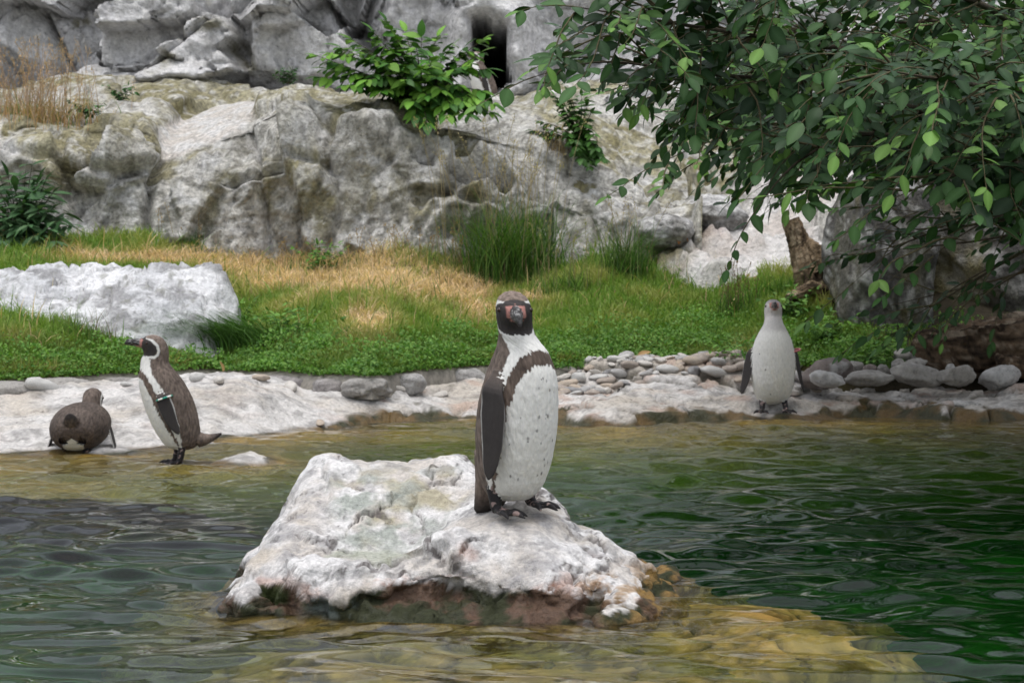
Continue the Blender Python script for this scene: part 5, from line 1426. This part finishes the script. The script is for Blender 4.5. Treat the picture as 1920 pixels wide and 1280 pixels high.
def shrub(name, label, base, stems, leaf_len, spacing, cols, seed, pair=True, shape=None, cap=300, stem_r=.008, stem_c=(.09, .075, .05), droop=.3, cat='shrub'):
    """stems: list of polylines (world)"""
    rs = np.random.RandomState(seed)
    root = empty(name, base); o0 = np.array(base)
    sb = Bag(); pos, dr, up = [], [], []
    for st in stems:
        st = np.asarray(st, float); s = np.linspace(0, 1, len(st)); L_ = np.linalg.norm(np.diff(st, axis=0), axis=1).sum()
        m = max(6, int(L_ / spacing)); t = np.linspace(0, 1, m)
        pp = np.stack([np.interp(t, s, st[:, i]) for i in range(3)], -1)
        if m > 4:
            for _ in range(4): pp[1:-1] = (pp[:-2] + 2 * pp[1:-1] + pp[2:]) / 4
        sb.tube(pp - o0, np.linspace(stem_r, stem_r * .3, m), 5, (*stem_c, .8))
        tg = np.gradient(pp, axis=0); tg /= np.linalg.norm(tg, axis=1)[:, None]
        for i in range(int(m * .18), m):
            sd_ = np.cross(tg[i], (0, 0, 1.0)); sd_ /= np.linalg.norm(sd_) + 1e-9
            for sg in ((-1, 1) if pair else ((-1) ** i,)):
                dv = tg[i] * rs.uniform(.3, .7) + sd_ * sg * rs.uniform(.6, 1.0) + np.array((0, 0, rs.uniform(-droop - .3, .25 - droop)))
                pos.append(pp[i]); dr.append(dv); up.append(np.array((rs.normal() * .35, -.35 + rs.normal() * .3, 1)))
        pos.append(pp[-1]); dr.append(tg[-1]); up.append(np.array((0, -.2, 1)))
    pos, dr, up = np.array(pos), np.array(dr), np.array(up)
    size = leaf_len * rs.uniform(.65, 1.15, len(pos))
    shp = shape or leaf_shape()
    V, F, R = place_leaves(shp, pos, dr, up, size)
    link('stem', sb.mesh('stem'), M['bark'], root)
    order = rs.permutation(len(pos)); a, b = order[:cap], order[cap:]
    ms = leaf_meshes('leaf', [shp, leaf_shape(.5, .2, .25)], cols)
    leaf_objs(root, ms, pos[a], R[a], size[a], rs)
    if len(b):
        V, F, _ = place_leaves(shp, pos[b], dr[b], up[b], size[b])
        cc = np.array(cols)[rs.randint(len(cols), size=len(b))] * rs.uniform(.7, 1.2, len(b))[:, None]
        C = np.repeat(np.c_[cc, np.full(len(b), .45)], len(shp[0]), 0)
        o = link('foliage', make_mesh('foliage', V - o0, F, C), M['leaf'], root); o['kind'] = 'stuff'
    tag(root, label, cat)
    return root
rs = np.random.RandomState(61)
def spray(b, tips, Yj=.25, lift=30):
    out = []
    for (x, y, Y) in tips:
        e = at(x, y, Y); m = b.lerp(e, .5) + Vector((0, 0, lift / 210.0 * rs.uniform(.4, 1.3)))
        out.append([b[:], m[:], e[:]])
    return out
bs_ = at(790, 205, 17.35)
tips = [(620, 100, 17.0), (615, 130, 17.2), (670, 95, 17.1), (665, 140, 17.1), (710, 85, 17.2), (705, 140, 17.0), (750, 95, 17.3), (760, 125, 17.0), (790, 70, 17.3), (850, 85, 17.3), (880, 120, 17.1), (860, 160, 17.0), (820, 145, 16.95), (800, 180, 16.9), (780, 215, 16.9), (895, 190, 17.0), (720, 150, 17.1), (680, 165, 17.1), (735, 60, 17.4), (845, 195, 16.9), (910, 130, 17.2), (595, 105, 17.1), (600, 145, 17.1), (640, 90, 17.3), (650, 160, 17.0), (690, 110, 17.0), (700, 60, 17.3), (725, 40, 17.4), (745, 75, 17.2), (640, 125, 17.2), (690, 150, 16.9), (730, 120, 16.9), (780, 90, 17.1), (830, 100, 17.2), (870, 90, 17.3), (900, 100, 17.2), (905, 75, 17.3), (850, 130, 17.0), (760, 150, 16.9), (900, 170, 17.1), (925, 195, 17.0), (870, 190, 16.95), (830, 170, 16.9), (800, 230, 16.85), (920, 210, 17.1), (760, 60, 17.5), (820, 70, 17.4), (660, 75, 17.4), (790, 130, 16.9), (715, 170, 16.95), (880, 215, 16.9), (840, 215, 16.85), (770, 190, 16.9), (740, 100, 17.1), (810, 115, 17.0)]
shrub('leafy_shrub', 'bright green leafy shrub growing on the cliff top left of the cave', bs_, spray(bs_, tips), .145, .058, [(.055, .16, .02), (.11, .25, .03), (.15, .30, .045), (.035, .10, .018)], 62, shape=leaf_shape(.5, .15, .2))
bs_ = at(1090, 270, 17.4)
tips = [(1040, 180, 17.4), (1065, 175, 17.4), (1090, 180, 17.3), (1100, 200, 17.3), (1050, 215, 17.3), (1085, 225, 17.2), (1105, 240, 17.2), (1020, 230, 17.4), (1110, 265, 17.1), (1080, 285, 17.1), (1065, 250, 17.2), (1120, 285, 17.1), (1000, 245, 17.4), (1100, 300, 17.1), (1060, 200, 17.3), (1075, 265, 17.1)]
shrub('small_shrub', 'small shrub in the notch between front cliff and white rock', bs_, spray(bs_, tips + [(x + 8, y + 12, Y - .05) for x, y, Y in tips], lift=8), .09, .040, [(.04, .11, .02), (.07, .17, .03), (.03, .075, .015)], 63, cap=160, shape=leaf_shape(.6, .15, .2))
bs_ = on_lawn(40, 16.2)
tips = [(15, 330, 16.0), (60, 310, 16.1), (85, 340, 16.0), (100, 390, 15.9), (120, 400, 16.0), (30, 360, 15.9), (60, 370, 15.9), (10, 400, 15.9), (50, 420, 15.8), (90, 430, 15.8), (20, 450, 15.8), (110, 440, 15.9), (-20, 380, 15.9), (70, 345, 16.0), (40, 400, 15.8), (-10, 430, 15.8), (75, 460, 15.7), (125, 465, 15.9), (0, 360, 16.0), (30, 470, 15.7), (-30, 450, 15.8), (100, 475, 15.8)]
shrub('weed_bush', 'dark blue green weed bush at the cliff foot on the left edge', bs_, spray(bs_, tips + [(x + 14, y + 22, Y - .1) for x, y, Y in tips] + [(x - 12, y + 10, Y) for x, y, Y in tips], lift=6), .15, .05, [(.04, .095, .035), (.06, .13, .05), (.085, .16, .07)], 64, cap=290, shape=leaf_shape(.26, .1, .3))
for i, (x, y, Y, lab) in enumerate([(230, 180, 18.2, 'tiny weed on the ledge above the white slanted slab'), (540, 150, 19.0, 'tiny dark weed at the top of the cliff left of the shrub'), (170, 212, 17.5, 'small weed with yellow flowers beside the straw grass')]):
    b_ = at(x, y + 8, Y)
    shrub('small_weed', lab, b_, [[b_[:], (b_ + Vector((rs.uniform(-.1, .1), -.02, .05)))[:], (b_ + Vector((rs.uniform(-.18, .18), -.04, rs.uniform(.06, .14))))[:]] for _ in range(8)], .06, .03, [(.04, .11, .03), (.07, .15, .05)], 70 + i, cap=60, stem_r=.004, cat='weed')
# broad-leaved weeds in the lawn
for i, (x, Y, lab) in enumerate([(455, 14.2, 'broad leaved weed at the tip of the white boulder'), (545, 13.9, 'low weed in the grass right of the drooping tuft'), (1480, 14.6, 'leafy weeds at the feet of the stump behind the pale penguin'), (1560, 14.0, 'tall green weeds below the shaded boulder'), (1620, 13.4, 'green weeds between shaded boulder and river stones'), (1400, 13.6, 'green weeds behind the left flipper of the pale penguin'), (600, 16.3, 'pale dock leaves at the cliff foot')]):
    b_ = on_lawn(x, Y)
    shrub('lawn_weed', lab, b_, [[b_[:], (b_ + Vector((rs.normal() * .06, rs.normal() * .05, .07)))[:], (b_ + Vector((rs.normal() * .14, rs.normal() * .08, rs.uniform(.08, .26))))[:]] for _ in range(16)], .055, .03, [(.05, .14, .02), (.09, .20, .03), (.12, .24, .04)], 80 + i, cap=120, stem_r=.003, stem_c=(.07, .12, .03), cat='weed')

# ================================================================== THE OVERHANGING TREE
rt = np.random.RandomState(91)
hub = at(2130, 330, 11.9)
base_t = Vector((hub.x + .35, 12.6, .25))
LIMBS = [
    [(2130, 330, 11.9, .07), (1950, 200, 10.8, .05), (1750, 120, 9.6, .034), (1500, 80, 8.7, .022), (1300, 50, 8.2, .013), (1090, 15, 7.8, .004)],
    [(2130, 330, 11.9, .07), (1900, 260, 10.4, .045), (1700, 200, 9.4, .03), (1500, 150, 8.8, .02), (1300, 140, 8.4, .012), (1120, 105, 8.2, .007), (1000, 145, 8.1, .003)],
    [(2130, 330, 11.9, .07), (1950, 330, 10, .04), (1800, 290, 9, .026), (1620, 240, 8.4, .017), (1480, 300, 8.2, .01), (1420, 390, 8.1, .003)],
    [(2130, 330, 11.9, .07), (1980, 100, 9.6, .04), (1850, 10, 8.6, .026), (1650, -60, 8.2, .016), (1450, -110, 8, .008), (1250, -90, 7.9, .003)],
    [(2130, 330, 11.9, .06), (1900, 150, 11.4, .035), (1700, 90, 11, .022), (1450, 130, 10.8, .012), (1280, 180, 10.6, .004)],
    [(2130, 330, 11.9, .06), (1950, 300, 11.2, .035), (1750, 250, 10.6, .022), (1500, 230, 10.2, .012), (1330, 260, 9.9, .007), (1230, 310, 9.8, .003)],
    [(2130, 330, 11.9, .05), (2010, 180, 8.6, .03), (1900, 170, 7.7, .02), (1760, 150, 7.3, .012), (1650, 130, 7.2, .004)],
    [(2130, 330, 11.9, .05), (1990, 300, 8.6, .03), (1880, 310, 7.8, .018), (1760, 330, 7.6, .010), (1680, 370, 7.6, .003)],
    [(2130, 330, 11.9, .07), (2050, -50, 11.2, .05), (1900, -250, 10.5, .03), (1650, -380, 10, .016), (1450, -420, 9.8, .005)],
    [(2130, 330, 11.9, .07), (2250, 50, 11.5, .05), (2300, -250, 11, .03), (2200, -450, 10.6, .012)],
    [(2130, 330, 11.9, .07), (2000, 60, 12.6, .05), (1800, -60, 12.8, .03), (1600, -100, 13, .016), (1450, -60, 13, .005)],
    [(2130, 330, 11.9, .06), (1950, 230, 12.2, .03), (1780, 200, 12.4, .02), (1600, 220, 12.5, .012), (1450, 250, 12.4, .004)],
    [(2130, 330, 11.9, .06), (1950, 120, 12.4, .03), (1750, 120, 12.6, .02), (1550, 140, 12.7, .012), (1400, 160, 12.7, .004)],
    [(2130, 330, 11.9, .06), (1930, 300, 12.2, .03), (1800, 300, 12.4, .02), (1680, 300, 12.4, .012), (1580, 310, 12.3, .004)],
    [(2130, 330, 11.9, .06), (1950, 30, 12, .03), (1750, 40, 12.2, .02), (1550, 50, 12.2, .012), (1380, 70, 12, .004)],
    [(2130, 330, 11.9, .06), (1940, 260, 11.2, .03), (1800, 220, 11.0, .02), (1650, 230, 11.0, .012), (1520, 260, 11, .004)],
    [(2130, 330, 11.9, .07), (2000, -50, 13, .05), (1850, -150, 13.8, .03), (1650, -190, 14.5, .006)],  # overhead limbs out of view, added to deepen the shade on the right
    [(2130, 330, 11.9, .07), (2150, 0, 13.5, .05), (2100, -120, 14.5, .03), (2000, -160, 15.5, .006)],
    [(2130, 330, 11.9, .07), (2000, -100, 12.2, .05), (1800, -200, 12.6, .03), (1600, -230, 13, .006)],
    [(2130, 330, 11.9, .07), (2050, 0, 11, .05), (1950, -150, 11.5, .03), (1750, -190, 11.6, .006)],
    [(2130, 330, 11.9, .07), (2250, 260, 10, .04), (2300, 200, 9, .025), (2250, 100, 8.2, .01)],
]
SPARSE = [
    [(2130, 330, 11.9, .05), (1960, 400, 10.8, .022), (1830, 420, 10.2, .012), (1720, 440, 9.8, .007), (1650, 480, 9.7, .004), (1600, 530, 9.7, .002)],
    [(2130, 330, 11.9, .05), (2000, 430, 12, .02), (1880, 490, 12.2, .012), (1780, 540, 12.3, .006), (1720, 590, 12.3, .002)],
    [(2130, 330, 11.9, .05), (1980, 380, 9, .02), (1880, 400, 8.4, .009), (1790, 440, 8.2, .005), (1750, 480, 8.2, .002)],
    [(2130, 330, 11.9, .05), (1950, 430, 12.6, .02), (1820, 455, 12.9, .012), (1700, 465, 13.0, .007), (1600, 480, 13.0, .002)],
    [(2130, 330, 11.9, .05), (1960, 500, 12.6, .02), (1850, 530, 12.8, .012), (1740, 555, 12.9, .006), (1640, 580, 13.0, .002)],
    [(2130, 330, 11.9, .05), (1960, 380, 12.4, .02), (1860, 390, 12.6, .012), (1760, 430, 12.7, .006), (1680, 450, 12.7, .002)],
    [(2130, 330, 11.9, .05), (1970, 470, 12.2, .02), (1900, 520, 12.4, .012), (1830, 560, 12.5, .006), (1780, 580, 12.5, .002)],
    [(2130, 330, 11.9, .05), (1980, 400, 13.0, .02), (1880, 420, 13.2, .012), (1760, 400, 13.3, .006), (1640, 390, 13.3, .002)],
    [(2130, 330, 11.9, .05), (1960, 450, 11.2, .02), (1830, 520, 11.2, .01), (1730, 590, 11.3, .005), (1660, 610, 11.3, .002)],
]
POLY = [(1030, -2000), (1040, 20), (1050, 110), (930, 130), (1000, 200), (1110, 185), (1170, 260), (1180, 340), (1250, 370), (1340, 355), (1395, 385), (1390, 420), (1520, 400), (1600, 380), (1680, 360), (1760, 390), (1800, 420), (1960, 430), (4000, 440), (4000, -2000)]
def smooth_path(pts, step=.07):
    pts = np.asarray(pts, float)
    L_ = np.linalg.norm(np.diff(pts[:, :3], axis=0), axis=1); s = np.r_[0, np.cumsum(L_)]
    t = np.linspace(0, s[-1], max(8, int(s[-1] / step)))
    q = np.stack([np.interp(t, s, pts[:, i]) for i in range(pts.shape[1])], -1)
    for _ in range(8): q[1:-1] = (q[:-2] + 2 * q[1:-1] + q[2:]) / 4
    return q
tree = empty('willow_tree', base_t); T0 = np.array(base_t)
wood = Bag(); lp, ld, lu, ly = [], [], [], []
BK = (0.075, 0.062, 0.042, .85)
tb_ = Bag()
tb_.tube(smooth_path([(*base_t, .13), (*(base_t + Vector((-.12, -.2, .8))), .11), (*(base_t * .3 + hub * .7), .095), (*hub, .08)])[:, :3] - T0, np.linspace(.13, .075, len(smooth_path([(*base_t, .13), (*(base_t + Vector((-.12, -.2, .8))), .11), (*(base_t * .3 + hub * .7), .095), (*hub, .08)]))), 14, BK)
link('trunk', tb_.mesh('trunk'), M['bark'], tree)
def add_twig(p, dirv, L_, r, dens=1.0, young=0.0, spacing=.042):
    n_ = max(6, int(L_ / .04)); q = [np.array(p, float)]; dv = np.array(dirv, float); dv /= np.linalg.norm(dv)
    for i in range(n_):
        dv = dv + rt.normal(size=3) * .07 + (0, 0, -.035); dv /= np.linalg.norm(dv)
        q.append(q[-1] + dv * L_ / n_)
    q = np.array(q)
    wood.tube(q - T0, np.linspace(r, .0014, len(q)), 5, (0.10, 0.085, 0.045, .8))
    tt = np.arange(L_ * .12, L_, spacing) / L_
    sg = 1
    for t in tt:
        if rt.rand() > dens: continue
        f_ = t * (len(q) - 1); i = min(int(f_), len(q) - 2)
        pp = q[i] + (q[i + 1] - q[i]) * (f_ - i); tg = q[i + 1] - q[i]; tg /= np.linalg.norm(tg)
        sd_ = np.cross(tg, (0, 0, 1.0)); sd_ /= np.linalg.norm(sd_) + 1e-9; sg = -sg
        dvv = tg * rt.uniform(.35, .8) + sd_ * sg * rt.uniform(.4, 1.0) + np.array((0, 0, rt.uniform(-.75, .3)))
        lp.append(pp); ld.append(dvv); lu.append(np.array((rt.normal() * .45, -.45 + rt.normal() * .4, .9))); ly.append(young + t * .4)
    lp.append(q[-1]); ld.append(dv); lu.append(np.array((0, -.3, 1.0))); ly.append(young + .5)
for li, (limbs, dens) in enumerate(((LIMBS, 1), (SPARSE, .5))):
    for lb in limbs:
        q = smooth_path([(*at(x, y, Y), r) for x, y, Y, r in lb])
        wood_l = Bag(); wood_l.tube(q[:, :3] - T0, q[:, 3] * .55, 7, BK)
        link('branch', wood_l.mesh('branch'), M['bark'], tree)
        tg = np.gradient(q[:, :3], axis=0); tg /= np.linalg.norm(tg, axis=1)[:, None]
        i = int(len(q) * (.22 if li == 0 else .35))
        while i < len(q):
            U, Vv = project(q[i, :3])
            for rep in range(6 if li == 0 else 1):
                rv = rt.normal(size=3); rv -= tg[i] * (rv @ tg[i]); rv /= np.linalg.norm(rv)
                dv = tg[i] * rt.uniform(.45, 1.0) + rv * rt.uniform(.5, 1.0) * (1, 1, .6) + (0, 0, rt.uniform(-.2, .2))
                dv /= np.linalg.norm(dv)
                L_ = rt.uniform(.28, .75) if li == 0 else rt.uniform(.2, .5)
                e = q[i, :3] + dv * L_ + (0, 0, -.22 * L_)
                eu, ev = project(e)
                if li == 0 and not in_poly(np.array([eu, ev]), POLY): continue
                if li == 0 and eu > 1690 and ev > 430: continue
                if li == 1 and (eu < 1500 or (eu < 1640 and ev > 540)): continue
                add_twig(q[i, :3], dv, L_, .004 + .003 * rt.rand(), .92 if li == 0 else .55, young=.0 if rt.rand() < .75 else .5)
            i += rt.randint(2, 4) if li == 0 else rt.randint(2, 4)
        add_twig(q[-1, :3], tg[-1], .3, .003, young=.3)
o = link('twigs', wood.mesh('twigs'), M['bark'], tree); o['kind'] = 'stuff'
lp, ld, lu, ly = np.array(lp), np.array(ld), np.array(lu), np.array(ly)
lsz = rt.uniform(.05, .122, len(lp)) * (1 - .35 * np.clip(ly - .3, 0, 1))
SH = [leaf_shape(.46, .14, .14), leaf_shape(.40, .22, .25), leaf_shape(.52, .06, .05)]
_, _, R = place_leaves(SH[0], lp, ld, lu, lsz)
U, Vv = project(lp)
score = lsz / lp[:, 1] * (0.35 + np.abs(R[:, 1, 2])) * ((U > 900) & (U < 1910) & (Vv > 5) & (Vv < 700))
order = np.argsort(-score); a, b = order[:300], order[300:]
TC = [(.011, .032, .011), (.018, .050, .014), (.036, .092, .022), (.11, .22, .04)]
mats_ = leaf_meshes('leaf', SH, TC)
young = ly[a] + rt.rand(len(a)) * .5
for grp, sel in ((mats_[0::4] + mats_[1::4], young < .55), (mats_[2::4], (young >= .55) & (young < .95)), (mats_[3::4], young >= .95)):
    leaf_objs(tree, grp, lp[a][sel], R[a][sel], lsz[a][sel], rt)
V, F, _ = place_leaves(SH[0], lp[b], ld[b], lu[b], lsz[b])
yy = np.clip(ly[b] + rt.rand(len(b)) * .5, 0, 1.4)
cc = np.stack([np.interp(yy, [0, .5, .9, 1.3], [TC[0][k], TC[1][k], TC[2][k], TC[3][k]]) for k in range(3)], -1) * rt.uniform(.75, 1.2, len(b))[:, None]
C = np.repeat(np.c_[cc, np.full(len(b), .42)], len(SH[0][0]), 0)
C[1::3, :3] = C[1::3, :3] * 1.3 + .01
o = link('foliage', make_mesh('foliage', V - T0, F, C), M['leaf'], tree); o['kind'] = 'stuff'
print('tree leaves', len(lp))
tag(tree, 'leafy willow with dark green oval leaves overhanging from the right', 'tree')
# dry leaves lying about
dl = leaf_meshes('dry_leaf', [leaf_shape(.4, .5, .5)], [(.30, .19, .08), (.36, .16, .05)])
for i, (x, y, Y, s_, v, lab) in enumerate([(1196, 672, 13.75, .13, 0, 'curled brown dry leaf standing among the pebbles'), (1272, 458, 16.3, .14, 1, 'orange dry leaf under the mossy boulder'), (1290, 455, 16.35, .10, 1, 'second orange dry leaf right of the first under the boulder'), (418, 697, 12.3, .07, 0, 'straw coloured leaf leaning on the kerb behind the profile penguin')]):
    o = link('dry_leaf', dl[v], None, None, at(x, y, Y)); o.scale = (s_,) * 3; o.rotation_euler = (.6, -.7 - .3 * i, .5 + i)
    tag(o, lab, 'leaf')
